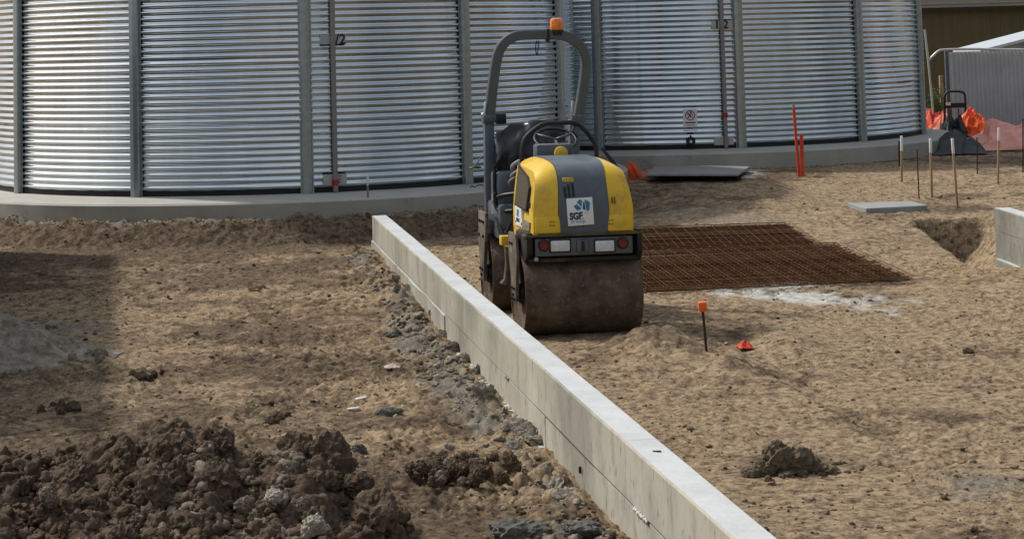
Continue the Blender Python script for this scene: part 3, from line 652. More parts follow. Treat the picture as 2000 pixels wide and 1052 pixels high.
# left side of hood: grille window, stickers
XS = -HW-.006
def side_poly(name, pts, m, th=.006):    # pts in (y,z)
    bm = bmesh.new(); a = [bm.verts.new((-side_x(z)+.02, y, z)) for y, z in pts]; b_ = [bm.verts.new((-side_x(z)-th-.004, y, z)) for y, z in pts]; n = len(pts)
    bm.faces.new(a); bm.faces.new(b_)
    for i in range(n): bm.faces.new((a[i], a[(i+1) % n], b_[(i+1) % n], b_[i]))
    return bm_obj(name, bm, m, hood)
g = side_poly('side_grille', ((.42, 1.29), (.02, 1.22), (-.10, 1.15), (-.06, .985), (.42, 1.0)), mat('brown grille', (.075, .055, .03), .6, 0, .3, 40.))
side_poly('grille_seal', ((.44, 1.305), (.01, 1.235), (-.115, 1.16), (-.07, .97), (.44, .985)), BLACK, .003)
side_poly('sticker', ((.40, .985), (.12, .975), (.10, .835), (.40, .835)), CREAM, .005)
side_poly('sticker_print', ((.30, .965), (.22, .96), (.24, .905), (.32, .91)), TEAL, .0062); side_poly('sticker_print', ((.34, .895), (.2, .895), (.2, .865), (.34, .865)), NAVY, .0062)
side_poly('grey_panel', ((.06, .90), (-.20, .895), (-.20, .83), (.06, .83)), mat('grey brown panel', (.23, .19, .15), .8), .006)
box('latch', (XS-.004, -.20, 1.03), (.012, .025, .05), BLACK, hood, bev=.003)
for s in (-1, 1):
    for (yy_, zz) in ((-.12, .86), (.12, .86), (.36, .86), (.42, 1.2)): lathe('hood_bolt', [(0, s*.014), (.010, s*.012), (.012, 0)], BLKMUD, hood, 'X', (s*side_x(zz), yy_, zz), 8)
for px, py in ((1100, 443), (1140, 443), (1180, 442)):
    M = on_hood(px, py, .0); v = lathe('hood_bolt', [(0, .008), (.008, .007), (.010, 0)], FRAMEP, hood, n=8); v.matrix_local = M
tube('hose', smooth_path(rpts([(1003, 470, .30), (1000, 500, .36), (1003, 530, .40), (1010, 500, .44), (1013, 470, .50)]), 5), .011, RUBBER, roll, n=6)
tube('hose', smooth_path(rpts([(972, 440, 1.0), (980, 462, .92), (990, 452, .84), (998, 435, .76)]), 5), .012, RUBBER, roll, n=6)
tube('hose', smooth_path(rpts([(968, 425, 1.05), (978, 448, .95), (988, 470, .86), (996, 460, .78)]), 5), .012, RUBBER, roll, n=6)
# rubber strap hanging at the right of the hood
bm = bmesh.new(); P = rpts([(1176, 290, .62), (1192, 310, .58), (1208, 334, .52), (1219, 353, .46), (1225, 378, .40)])
add_tube(bm, P, .02, square=True, radii=[.010, .014, .018, .024, .018]); bm_obj('side_flap', bm, RUBBER, roll)
# middle: articulation, yellow front frame tail, rear frame
box('frame_tail', (-.29, .62, .66), (.13, .24, .44), mat('worn yellow paint', (.60, .36, .03), .45, 0, .15, 6., dirt=(.16, .11, .06), dirt_amt=.2), roll, bev=.01)
box('frame_tail', (.20, .60, .80), (.40, .10, .30), GREYP, roll, bev=.01)
box('frame_step', rp(986, 469, .52), (.075, .10, .075), YEL, roll, bev=.006)
box('articulation_joint', (-.02, .74, .52), (.24, .30, .26), DIRTY, roll, bev=.03)
bm = bmesh.new(); add_tube(bm, rpts([(992, 480, .60), (993, 515, .62), (990, 545, .62), (985, 556, .62)]), .03, 8, radii=[.035, .028, .03, .045]); bm_obj('hydraulic_cylinder', bm, DIRTY, roll, angle=40)
box('rear_frame', (0, 1.28, .80), (.86, .62, .30), FRAMEP, roll, bev=.03)
box('floor_plate', (0, 1.0, .72), (.80, .40, .03), BLKMUD, roll)
box('side_box', (-.33, 1.22, 1.05), (.20, .36, .34), GREYP, roll, bev=.05, seg=3)
box('side_box', (.30, 1.22, 1.05), (.24, .36, .34), GREYP, roll, bev=.05, seg=3)
box('water_tank_cap_plate', (.0, 1.62, .92), (.80, .12, .40), FRAMEP, roll, bev=.03)
# seat under a black plastic cover
sd = box('seat_base', (-.05, 1.22, 1.12), (.42, .40, .16), BLACK, roll, bev=.04)
def drape(name, pts_fn, nu, nv, m, parent, th=.004, smooth=True):
    bm = bmesh.new(); vs = [[bm.verts.new(pts_fn(i/nu, j/nv)) for j in range(nv+1)] for i in range(nu+1)]
    for i in range(nu):
        for j in range(nv): bm.faces.new((vs[i][j], vs[i+1][j], vs[i+1][j+1], vs[i][j+1]))
    bmesh.ops.recalc_face_normals(bm, faces=bm.faces); bmesh.ops.solidify(bm, geom=bm.faces[:], thickness=th)
    return bm_obj(name, bm, m, parent, smooth=smooth)
CL = rp(962, 258, 1.30); CR = rp(1098, 250, 1.30); CT = rp(1035, 234, 1.30)
def cover(u, v):
    x = CL.x+(CR.x-CL.x)*u
    topz = CL.z+(CT.z-CL.z)*math.sin(min(1, u*1.5)*math.pi/2)-.03*max(0, u-.6)
    zb = 1.26-.20*max(0, 1-abs(u-.15)*4)*.3
    z = topz+(zb-.14-topz)*v
    y = 1.30-.16*math.sin(v*math.pi*.7)-.05*(1-v)+.04*mnoise.noise((x*9, v*4, 1))
    return Vector((x+.03*mnoise.noise((u*5, v*6, 3)), y+.03*mnoise.noise((u*9, v*3, 7)), z+.018*mnoise.noise((u*6, v*6, 9))))
drape('seat_cover', cover, 44, 22, TARP, roll)
box('seat_back', (-.05, 1.42, 1.34), (.40, .10, .36), BLACK, roll, bev=.04)
# dash, filler cap, steering wheel, hand rail
p = rp(1082, 293, .66); box('dash_console', (p.x, .70, p.z-.03), (.31, .16, .16), GREYP, roll, bev=.02)
box('dash_console', (p.x+.02, .78, 1.15), (.22, .16, .34), GREYP, roll, bev=.02)
pc = rp(1096, 299, .56); lathe('filler_cap', [(0, -.03), (.030, -.03), (.034, -.026), (.052, -.022), (.055, .0), (.055, .02)], YEL, roll, 'Y', pc, 24); lathe('filler_cap_ring', [(.018, -.034), (.026, -.034), (.026, -.028)], YEL, roll, 'Y', pc, 20)
pw = rp(1085, 272, .86); bm = bmesh.new(); Mst = Matrix.Translation(pw) @ Matrix.Rotation(R_(-62), 4, 'X')
add_tube(bm, [Mst @ Vector((.175*math.cos(a), 0, .175*math.sin(a))) for a in [2*math.pi*i/36 for i in range(36)]], .012, 8, closed=True)
wheel = bm_obj('steering_wheel', bm, BLACK, roll, smooth=True)
bm = bmesh.new()
for k in range(3):
    a = 2*math.pi*k/3+.5; add_tube(bm, [Mst @ Vector((0, 0, 0)), Mst @ Vector((.17*math.cos(a), 0, .17*math.sin(a)))], .010, 6)
bm_obj('spoke', bm, FRAMEP, wheel, smooth=True); tube('steering_column', [pw, pw+Vector((0, -.14, -.25))], .022, BLACK, roll)
tube('hand_rail', smooth_path(rpts([(1019, 326, .62), (1020, 292, .63), (1026, 270, .64), (1045, 252, .645), (1064, 242, .65), (1090, 240, .65), (1122, 240, .65), (1140, 252, .645), (1157, 272, .64), (1164, 290, .63), (1165, 318, .62)]), 4), .019, BLACK, roll, n=10)
tube('control_lever', rpts([(1128, 268, .85), (1118, 256, .85), (1124, 244, .85)]), .010, BLACK, roll); lathe('lever_knob', [(0, -.02), (.016, -.014), (.02, 0), (.014, .016), (0, .02)], BLACK, roll, c=rp(1124, 243, .85), n=12)
tube('control_lever', rpts([(1003, 342, 1.0), (1001, 320, 1.0), (999, 306, 1.0)]), .014, BLACK, roll)
for q in ((1012, 322, .75, .03), (1010, 340, .7, .02), (1006, 352, .7, .018)):
    p = rp(q[0], q[1], q[2]); tube('hose', smooth_path([p+Vector((.10, .02, .02)), p+Vector((.02, 0, .03)), p+Vector((-.04, .03, -.01)), p+Vector((-.02, .12, -.05))], 4), q[3]*.6, mat('grey hose', (.26, .25, .23), .6), roll)
tube('grab_handle', smooth_path(rpts([(966, 322, 1.10), (966, 350, 1.10), (967, 378, 1.10), (972, 384, 1.06), (984, 381, .98), (1006, 378, .9)]), 5), .016, BLACK, roll, n=8)
tube('grab_handle', smooth_path(rpts([(967, 376, 1.08), (968, 398, 1.08), (974, 410, 1.05), (986, 412, .98), (1002, 411, .9)]), 5), .018, BLACK, roll, n=8)
box('white_label', rp(964, 408, 1.09), (.030, .006, .075), CREAM, roll, bev=0)
box('warning_label', rp(963, 385, 1.09), (.022, .006, .06), CREAM, roll, bev=0)
# roll over bar
RY = 1.60
lp = box('lower_post', (rp(956, 340, RY).x, RY, 1.19), (.085, .10, .84), GREYP, roll, bev=.010); 
box('lower_post', (rp(1122, 340, RY).x, RY, 1.19), (.085, .10, .84), GREYP, roll, bev=.010)
box('post_strip', (rp(956, 340, RY).x+.055, RY-.03, 1.12), (.016, .04, .66), FRAMEP, roll, bev=.003)
hoop = tube('roll_hoop', smooth_path(rpts([(956, 232, RY), (959, 196, RY), (964, 155, RY), (969, 120, RY), (977, 95, RY), (991, 79, RY), (1012, 70, RY), (1050, 68, RY), (1085, 68, RY), (1110, 73, RY), (1128, 85, RY), (1140, 103, RY), (1144, 124, RY), (1142, 150, RY), (1136, 190, RY), (1129, 232, RY)]), 4), .042, mat('roll bar paint', (.105, .115, .12), .32, .25, .12, 6., dirt=(.2, .18, .15), dirt_amt=.04), roll, square=True)
for px in (955, 1127):
    hb = box('hinge_block', rp(px, 232, RY-.01), (.115, .13, .07), FRAMEP, roll, bev=.008)
    lathe('hinge_bolt', [(0, -.09), (.018, -.09), (.018, .0)], FRAMEP, hb, 'Y', rp(px, 232, RY), 6)
for px, py in ((947, 213), (1117, 212)):
    box('locking_pin', rp(px, py, RY-.04), (.018, .02, .13), mat('bright pin', (.55, .55, .52), .35, .7), roll, bev=.004, rot=(0, R_(5), 0))
tube('pin_ring', [rp(944, 226, RY-.04)+Vector((.016*math.cos(a), 0, .022*math.sin(a))) for a in [2*math.pi*i/14 for i in range(14)]], .005, mat('bright pin', (.5, .5, .5)), roll, n=6, closed=True)
wk = box('work_light', rp(978, 232, RY-.03), (.088, .09, .095), BLACK, roll, bev=.016); tube('light_arm', [rp(955, 232, RY-.03), rp(975, 232, RY-.03)], .012, BLACK, roll)
tube('mirror_arm', smooth_path(rpts([(946, 305, RY), (938, 309, RY), (930, 320, RY), (922, 327, RY)]), 3), .005, BLACK, roll, n=6)
lathe('mirror', [(0, -.012), (.05, -.008), (.056, 0), (.05, .008), (0, .012)], BLACK, roll, 'Z', rp(928, 327, RY), 20)
tube('wire', smooth_path(rpts([(945, 362, RY), (935, 361, RY), (926, 365, RY), (921, 362, RY), (919, 367, RY)]), 4), .005, BLACK, roll, n=6)
tube('wire_loop', smooth_path(rpts([(1048, 80, RY), (1046, 96, RY), (1049, 108, RY), (1051, 96, RY), (1052, 80, RY)]), 5), .005, BLACK, roll, n=6)
pb = rp(1087, 62, RY); bcn = lathe('beacon_base', [(0, -.045), (.058, -.045), (.064, -.02), (.062, .0), (.0, .0)], BLACK, roll, 'Z', pb+Vector((0, 0, .015)), 24)
lathe('beacon', [(.056, .0), (.058, .03), (.054, .085), (.048, .100), (.03, .106), (0, .106)], AMBER, roll, 'Z', pb+Vector((0, 0, .012)), 28)
for k in range(10):
    a = 2*math.pi*k/10; box('beacon_rib', pb+Vector((.0565*math.cos(a), .0565*math.sin(a), .055)), (.004, .004, .07), AMBER, bcn, rot=(0, 0, a), bev=0)
box('beacon_clamp', rp(1069, 70, RY), (.02, .10, .12), BLACK, roll, bev=.003)

# ------------------------------------------------------------------ reinforcing mesh sheets
def mesh_sheet(c, rot, LX, LY, z0, tilt, label, dx=.0, sp=.2, d=.0095):
    root = empty('steel_mesh_sheet', (c[0], c[1], z0), (tilt, 0, rot)); tag(root, label, 'steel mesh', 'rusty reinforcing mesh sheets')
    return root
def bar_mesh(ln, d):
    bm = bmesh.new(); add_tube(bm, [(-ln/2, 0, 0), (0, 0, 0), (ln/2, 0, 0)], d/2, 6); me = bpy.data.meshes.new('bar'); bm.to_mesh(me); bm.free(); me.materials.append(RUST); return me
stacks = [((1779, 545), (1632, 471), .075, .19, ('lowest of the near stack beside the roller', 'second from the bottom of the near stack', 'second from the top of the near stack', 'uppermost of the near stack, ending at the white powder')),
          ((1588, 472), (1535, 429), .19, .27, ('lowest of the far stack in the tank shade', 'second from the bottom of the far stack in tank shade', 'second from the top of the far stack in tank shade', 'uppermost of the far stack in the tank shade'))]
sheet_specs = []
for q0, q1, za, zb_, labs in stacks:
    p0, p1 = at(*q0, za), at(*q1, zb_); d_ = Vector((p1.x-p0.x, p1.y-p0.y, 0)); ln_ = d_.length; d_.normalize(); lf = Vector((-d_.y, d_.x, 0)); c_ = (p0+p1)/2+lf*1.2
    for i_, lb_ in enumerate(labs):
        sheet_specs.append(((c_.x+random.uniform(-.04, .04), c_.y+random.uniform(-.05, .05)), math.atan2(d_.y, d_.x)-math.pi/2+random.uniform(-.012, .012), 2.4, ln_, .013*i_, 'rusty reinforcing mesh sheet, '+lb_))
for (cx, cy), rt, LX, LY, dz, lab in sheet_specs:
    sl_ = math.atan2(float(base_h(np.array(cx), np.array(cy+1)))-float(base_h(np.array(cx), np.array(cy-1))), 2)
    rt_ = mesh_sheet((cx, cy), rt, LX, LY, float(base_h(np.array(cx), np.array(cy)))+.018+dz, sl_, lab)
    rt_['ph'] = (random.uniform(-.08, .08), random.uniform(-.07, .07))
    b1 = bar_mesh(LX, .010); b2 = bar_mesh(LY, .007); nx = int(LX/.16); ny = int(LY/.13)
    for i in range(ny+1):
        o = bpy.data.objects.new('bar', b1); col.objects.link(o); o.parent = rt_; o.location = (random.uniform(-.03, .03), (i-ny/2)*.13+rt_['ph'][1], random.uniform(-.004, .004)); o.rotation_euler.z = random.uniform(-.002, .002)
    for i in range(nx+1):
        o = bpy.data.objects.new('bar', b2); col.objects.link(o); o.parent = rt_; o.location = ((i-nx/2)*.16+rt_['ph'][0], random.uniform(-.01, .01), .009); o.rotation_euler.z = math.pi/2+random.uniform(-.002, .002)

# ------------------------------------------------------------------ clods, heaps, spoil
def clod_variant(seed, sub=3, amp=.42):
    bm = bmesh.new(); crumb(bm, (0, 0, 0), 1., seed, sub, (1, 1, 1), amp); me = bpy.data.meshes.new('clod'); bm.to_mesh(me); bm.free()
    return me
CLODS = [clod_variant(s, 4, .48) for s in range(8)]+[clod_variant(s, 4, .34) for s in range(60, 64)]
def clod_copy(name, base, m, loc, sc, parent=None):
    me = base.copy(); me.materials.clear(); me.materials.append(m)
    return me
CM = {}
def clod(name, vi, m, loc, sc, parent=None):
    vi = vi if vi >= 1000 else vi % 8; vi = vi % 1000+(8 if vi >= 1000 else 0); k = (vi, m.name)
    if k not in CM:
        me = CLODS[vi].copy(); me.materials.append(m); CM[k] = me
    o = bpy.data.objects.new(name, CM[k]); col.objects.link(o); o.location = loc; o.scale = sc; o.rotation_euler = (random.random()*6, random.random()*6, random.random()*6)
    if parent is not None: o.parent = parent
    return o
def merged_clods(name, items, m, parent=None, sub=2, smooth=False):
    """items: (x, y, z, r, squash); many crumbs joined into one mesh"""
    base = []
    for s in range(10):
        bm = bmesh.new(); crumb(bm, (0, 0, 0), 1., s+40, sub, (1, 1, 1), .65); base.append((np.array([v.co for v in bm.verts]), np.array([[v.index for v in f.verts] for f in bm.faces]))); 
        bm.verts.ensure_lookup_table(); bm.free()
    V = []; Fc = []; off = 0
    for k, (x, y, z, r, sq) in enumerate(items):
        v, f = base[k % 10]; a, b_, c_ = rng.random(3)*6.28
        ca, sa, cb, sb = math.cos(a), math.sin(a), math.cos(b_), math.sin(b_)
        Rm = np.array([[ca, -sa, 0], [sa, ca, 0], [0, 0, 1]]) @ np.array([[1, 0, 0], [0, cb, -sb], [0, sb, cb]])
        q = (v*np.array([1, .8+.4*rng.random(), .75])) @ Rm.T*r*np.array([1, 1, sq])+np.array([x, y, z]); V.append(q); Fc.append(f+off); off += len(v)
    V = np.concatenate(V); Fc = np.concatenate(Fc); me = bpy.data.meshes.new(name); me.vertices.add(len(V)); me.vertices.foreach_set('co', V.astype(np.float32).ravel())
    k = len(Fc); me.loops.add(k*3); me.loops.foreach_set('vertex_index', Fc.astype(np.int32).ravel()); me.polygons.add(k); me.polygons.foreach_set('loop_start', (np.arange(k)*3).astype(np.int32)); me.polygons.foreach_set('loop_total', np.full(k, 3, np.int32))
    me.update(); me.validate(); o = link(name, me, m, parent, smooth); o['kind'] = 'stuff'; return o
def hsingle(x, y): return float(ground_h(np.array([x]), np.array([y]))[0])
def harr(x, y): return ground_h(np.asarray(x, float), np.asarray(y, float))

# the big heap in the foreground: crest traced at its own distance, slopes falling both ways
HY = 9.75
crest = [(-60, 900), (0, 893), (110, 890), (200, 872), (270, 852), (300, 843), (345, 836), (380, 846), (415, 838), (430, 852), (470, 885), (520, 905), (560, 872), (600, 873), (640, 900), (690, 955), (720, 962), (745, 968), (775, 985), (800, 1020), (830, 1052)]
cxs = np.array([atd(px, py, HY).x for px, py in crest]); czs = np.array([atd(px, py, HY).z for px, py in crest]); czs = np.maximum(0, czs-.035); czs[-1] = 0.
def heap_h(x, y):
    top = np.interp(x, cxs, czs, left=czs[0], right=0)*sst(-3.6, -2.6, x)
    yc = HY+.12*np.sin(x*2.3)
    d = (y-yc); prof_ = np.where(d > 0, np.exp(-(d/.30)**2), np.exp(-(np.abs(d)/.62)**1.7))
    return top*prof_
hx = np.arange(-3.7, -.15, .012); hy_ = np.arange(7.9, 10.6, .012); HX, HYg = np.meshgrid(hx, hy_)
HH = heap_h(HX, HYg); am = sst(.0, .16, HH)
HH = HH+am*(.04*rnoise(HX, HYg, .24, 71)+.065*np.abs(rnoise(HX, HYg, .15, 72))-.03+.045*np.abs(rnoise(HX, HYg, .075, 73))+.022*np.abs(rnoise(HX, HYg, .038, 74))+.012*rnoise(HX, HYg, .022, 75))+ -.05*(1-sst(.0, .05, HH))
heap_soil = mat('heap soil', (.135, .096, .066), .97, 0, .4, 24., .016, 45., c2=(.048, .034, .024), dirt=(.19, .155, .115), dirt_amt=.12, dscale=6., detail=8, spec=.1, pos=True)
heap = grid_mesh('dirt_heap', HX, HYg, HH, heap_soil); tag(heap, 'large heap of dark lumpy brown spoil in the left foreground', 'dirt heap')
its = []; its2 = []
for k in range(14000):
    x = rng.uniform(-3.3, -.35); y = rng.uniform(8.2, 10.4); b_ = float(heap_h(np.array(x), np.array(y)))
    if b_ < .05: continue
    r = min(.055, .013*(1-rng.random())**-.45); its.append((x, y, b_+.2*r+.01*rng.random(), r, .85))
its.sort(key=lambda q: -q[3]); big_, sm_ = its[:1100], its[1100:]; rng.shuffle(sm_)
merged_clods('crumbs', big_, BROWN, heap, 3); merged_clods('crumbs', sm_[:4600], heap_soil, heap, 2)
merged_clods('crumbs', [(q[0], q[1], q[2]+.006, q[3], q[4]) for q in its[3::4] if q[0] > -1.75 and q[1] < 9.7][:200], mat('greyish crumb', (.24, .20, .15), .97, 0, .35, 30., .012, 55., c2=(.10, .08, .06), detail=8, spec=.1, pos=True), heap, 3)
for k in range(110):
    x = rng.uniform(-3.1, -.5); y = rng.uniform(8.6, 10.2); b_ = float(heap_h(np.array(x), np.array(y)))
    if b_ < .10: continue
    r = rng.uniform(.045, .085); c = clod('clod', k, BROWN if (k % 6 or x < -1.9) else MATS['greyish crumb'], (x, y, b_+.2*r), (r, r*rng.uniform(.7, 1.2), r*rng.uniform(.6, .9)), heap)
for px, py, Y, r, m_ in ((612, 1024, 8.95, .065, STONE), (535, 968, 9.25, .05, STONE), (590, 985, 9.2, .04, MATS['greyish crumb']), (480, 985, 9.2, .05, MATS['greyish crumb']), (715, 985, 9.5, .08, MATS['greyish crumb']), (735, 1005, 9.35, .14, BROWN), (640, 915, 9.7, .17, BROWN), (690, 950, 9.6, .10, BROWN), (575, 885, 9.75, .12, BROWN), (330, 870, 9.75, .16, BROWN), (420, 880, 9.75, .13, BROWN), (250, 900, 9.7, .12, BROWN), (150, 930, 9.6, .10, heap_soil), (430, 940, 9.45, .14, BROWN), (95, 970, 9.35, .06, MATS['greyish crumb']), (300, 960, 9.4, .13, heap_soil)):
    p = atd(px, py, Y); clod('lump', 1000+int(px) % 4, m_, p, (r, r*.9, r*.75), heap)

# named lumps lying about
def lump(px, py, r, m_, name, label, catg='clod', sq=(1, 1, .7), lift=.35, vi=0, group=None):
    p = gz(px, py); z = hsingle(p.x, p.y); o = clod(name, 1000+vi % 4, m_, (p.x, p.y, z+r*sq[2]*lift), (r*sq[0], r*sq[1], r*sq[2])); o.rotation_euler = (random.uniform(-.3, .3), random.uniform(-.3, .3), random.uniform(0, 6)) if sq[0] == sq[1] else (0, 0, random.uniform(-.3, .3)); return tag(o, label, catg, group)
CLAYD = mat('dark wet clay', (.155, .148, .128), .85, 0, .3, 30., .009, 55., c2=(.065, .061, .052), detail=8, spec=.2, pos=True)
lump(762, 656, .085, CLAYD, 'clay_clod', 'dark grey cone shaped clod left of the wall middle', vi=1, sq=(1, .8, .62))
lump(762, 812, .105, CLAYD, 'clay_clod', 'long flat grey clay slab lying on the tan soil, left of wall', vi=2, sq=(1.0, .5, .32))
lump(702, 886, .048, CLAYD, 'clay_clod', 'small round grey clod near the right end of the heap', vi=3, sq=(1, 1, .8))
lump(1010, 1046, .13, CLAYD, 'clay_clod', 'big grey clay lump at the bottom edge beside the wall', vi=4, sq=(1.15, .9, .6))
lump(1140, 1056, .10, CLAYD, 'clay_clod', 'grey clay lump cut by the bottom edge, touching the wall', vi=5, sq=(1.2, .9, .5))
lump(618, 597, .03, BROWN, 'soil_clod', 'small dark brown ball of soil alone on the left field', vi=6)
lump(566, 665, .05, CLAYD, 'clay_clod', 'flat grey clod in the middle of the left field', vi=7, sq=(1, .8, .4))
lump(100, 643, .07, STONE, 'pale_stone', 'pale stone on the grey mound at the left edge', 'stone', vi=2)
lump(302, 477, .055, STONE, 'pale_stone', 'pale stone in the bank under the left tank', 'stone', vi=5)
lump(1200+517, 1030, .0235, STONE, 'pale_stone', 'little pale stone near the bottom of the right field', 'stone', vi=4)
lump(1892, 690, .05, BROWN, 'soil_clod', 'brown clod at the right side of the right field', vi=3, sq=(1, .8, .6))
for q, r in (((540, 818), .055), ((125, 798), .06), ((280, 742), .05), ((500, 575), .05)):
    p = gz(*q); root = empty('soil_clump', (p.x, p.y, hsingle(p.x, p.y))); lab = {540: 'crumbly dark brown clump above the heap, mid left field', 125: 'dark brown clump in the shade at far left', 280: 'low brown clump left of centre on the shaded soil edge', 500: 'low tan brown clump in the upper left field'}[q[0]]
    tag(root, lab, 'clod')
    for k in range(14): clod('clod', k, BROWN if q[0] != 500 else TANC, (rng.normal(0, r*1.1), rng.normal(0, r*1.4), r*.25*rng.random()+.005), (r*rng.uniform(.3, .7),)*3, root)
# torn lump right of the wall: tilted slabs of dried clay
p = gz(1530, 922); root = empty('clay_lump', (p.x, p.y, hsingle(p.x, p.y)-.01)); tag(root, 'upright broken lump of brown clay on the right field', 'clod')
TORN = mat('torn clay', (.21, .165, .115), .95, 0, .4, 22., .012, 40., c2=(.085, .063, .044), detail=8, spec=.1, pos=True)
for k, (x, y, z, r, sq, ry) in enumerate(((-.02, .02, .07, .13, (.85, .6, .95), .25), (.08, .03, .06, .13, (.75, .6, .8), .55), (.16, .02, .04, .11, (.8, .6, .55), .75), (-.10, -.01, .04, .08, (.8, .7, .8), -.5), (.22, .0, .025, .08, (1, .8, .5), .2), (.02, -.05, .02, .075, (1.2, .5, .3), 0), (-.16, -.03, .025, .06, (1, 1, .7), 0))):
    o = clod('slab_piece', 1000+k % 4, TORN, (x, y, z), (r*sq[0], r*sq[1], r*sq[2]), root); o.rotation_euler = (.1, ry, .2*k)
for k in range(26): clod('clod', k, TORN, (rng.normal(.08, .16), rng.normal(0, .09), .012), (rng.uniform(.012, .032),)*3, root)
for k, (dx, dz) in enumerate(((.075, .16), (.0, .20))):
    clod('pale_piece', k, STONE, (dx, .13, dz-.07), (.022, .022, .018), root)
p = gz(905, 948); root = empty('soil_clump', (p.x, p.y, hsingle(p.x, p.y))); tag(root, 'dark brown clump with pale stones between heap and wall', 'clod')
for k in range(46): clod('clod', k if k % 7 else 1000+k % 4, BROWN if k % 7 else MATS['greyish crumb'], (rng.normal(0, .11), rng.normal(0, .13), .02+.035*rng.random()), (rng.uniform(.018, .062),)*3, root)
# grey mound at the left edge
p = gz(30, 706); mx = np.arange(-1.2, .75, .014); my = np.arange(-.8, .8, .016); MX, MY = np.meshgrid(mx, my)
MZ = .36*np.exp(-((MX+.30)/.62)**2-(MY/.42)**2); am = sst(.01, .10, MZ); MZ = MZ+am*(.03*rnoise(MX, MY, .2, 81)+.03*np.abs(rnoise(MX, MY, .10, 82))+.02*rnoise(MX, MY, .05, 83)+.010*rnoise(MX, MY, .03, 84))-.03*(1-sst(0, .03, MZ))
mound = grid_mesh('clay_mound', MX, MY, MZ, mat('grey mound clay', (.36, .325, .265), .97, 0, .35, 14., .016, 40., c2=(.13, .105, .075), dirt=(.65, .63, .57), dirt_amt=.12, dscale=3., detail=9, spec=.1, pos=True)); mound.location = (p.x, p.y+.1, float(base_h(np.array(p.x), np.array(p.y)))); tag(mound, 'smooth grey clay mound cut off by the left edge', 'clay mound')
for k in range(10): clod('clod', k, TANC if k % 2 else CLAY, (.52+rng.normal(0, .09), -.18+rng.normal(0, .13), .03), (rng.uniform(.025, .06),)*3, mound)
# clay thrown out along the wall
its = []; itb = []
for k in range(2600):
    s = rng.uniform(.2, wl+.5); o = abs(rng.normal(0, .15))+.03
    dens = .45+.55*math.sin(s*1.7+1)*math.sin(s*.9)
    if rng.random() > .12+.75*dens or o > .7: continue
    P = Mw @ Vector((s, -o-.04, 0)); r = min(.036, .0095*(1-rng.random())**-.45)*(1.2 if 3 < s < 9.5 else 1.)
    its.append((P.x, P.y, 0, r, .75))
hz = harr([q[0] for q in its], [q[1] for q in its]); its = [(x, y, float(h)+.08*r, r, sq) for (x, y, z, r, sq), h in zip(its, hz)]
sp_ = merged_clods('clay_spoil', its[::3]+its[1::3], CLAY, None, 3); tag(sp_, 'crumbled grey clay spilled along the left foot of the wall', 'spoil', kind='stuff')
sp2 = merged_clods('soil_crumbs', its[2::3], BROWN, None, 2); tag(sp2, 'dark brown crumbs among the clay along the wall foot', 'spoil', kind='stuff')
# larger clay clods at the wall foot, one by one
spots = [(740, 470, .05), (735, 495, .05), (735, 540, .06), (770, 560, .06), (775, 590, .09), (800, 580, .08), (830, 600, .07), (760, 610, .07), (845, 625, .06), (870, 662, .09), (885, 690, .08), (870, 705, .09), (905, 715, .08), (930, 735, .07), (915, 790, .10), (950, 800, .10), (985, 825, .06), (1020, 860, .10), (1045, 870, .08), (1005, 880, .09), (1060, 935, .08), (1085, 960, .09), (1110, 985, .07), (965, 745, .06), (900, 745, .07)]
WALLCL = []
for k, (px, py, r) in enumerate(spots):
    p = gz(px, py); o = clod('clay_clod', k, CLAY, (p.x, p.y, hsingle(p.x, p.y)), (r*.9, r*rng.uniform(.9, 1.4), r*rng.uniform(.4, .6)))
    o['rank'] = k; WALLCL.append((py, px, o))
ORD = 'farthest second third fourth fifth sixth seventh eighth ninth tenth eleventh twelfth thirteenth fourteenth fifteenth sixteenth seventeenth eighteenth nineteenth twentieth twenty-first twenty-second twenty-third twenty-fourth twenty-fifth'.split()
for k, (py, px, o) in enumerate(sorted(WALLCL, key=lambda q: q[:2])):
    del o['rank']; tag(o, 'grey clay clod at the left foot of the wall, '+(ORD[k]+' from the far end' if k else 'the one nearest the far end'), 'clod', 'clay clods along the wall foot')
# crumbs everywhere
its = []
for k in range(20000):
    u = rng.uniform(-.285, .285); y = math.exp(rng.uniform(math.log(8.2), math.log(27))); x = u*y
    if np.hypot(x+3.148, y-27.97) < 4.75: continue
    side = (x-WA.x)*WN.x+(y-WA.y)*WN.y
    if -.22 < side < .06 and y < 22.5: continue
    r = min(.03, .0062*(1-rng.random())**-.42)*(1.2 if side > 0 else .9); its.append((x, y, 0, r, .7))
its = [(x, y, z, min(r, .024), q) for x, y, z, r, q in its]
dn = rnoise(np.array([q[0] for q in its]), np.array([q[1] for q in its]), .7, 91); hz = harr([q[0] for q in its], [q[1] for q in its])
its = [(x, y, float(h)+.25*r, r, sq) for (x, y, z, r, sq), h, d in zip(its, hz, dn) if d > -.25 or rng.random() < .35]
a = merged_clods('soil_crumbs', its[::4], TANC, None, 2); tag(a, 'dry tan crumbs scattered over the whole site', 'soil crumbs', kind='stuff')
a = merged_clods('soil_crumbs', its[1::8], BROWN, None, 2); tag(a, 'dark brown crumbs scattered over the whole site', 'soil crumbs', kind='stuff')
a = merged_clods('pale_chips', [(x, y, z, r*.8, s) for x, y, z, r, s in its[4::24]], STONE, None, 1); tag(a, 'tiny pale stone chips scattered over the whole site', 'stone chips', kind='stuff')
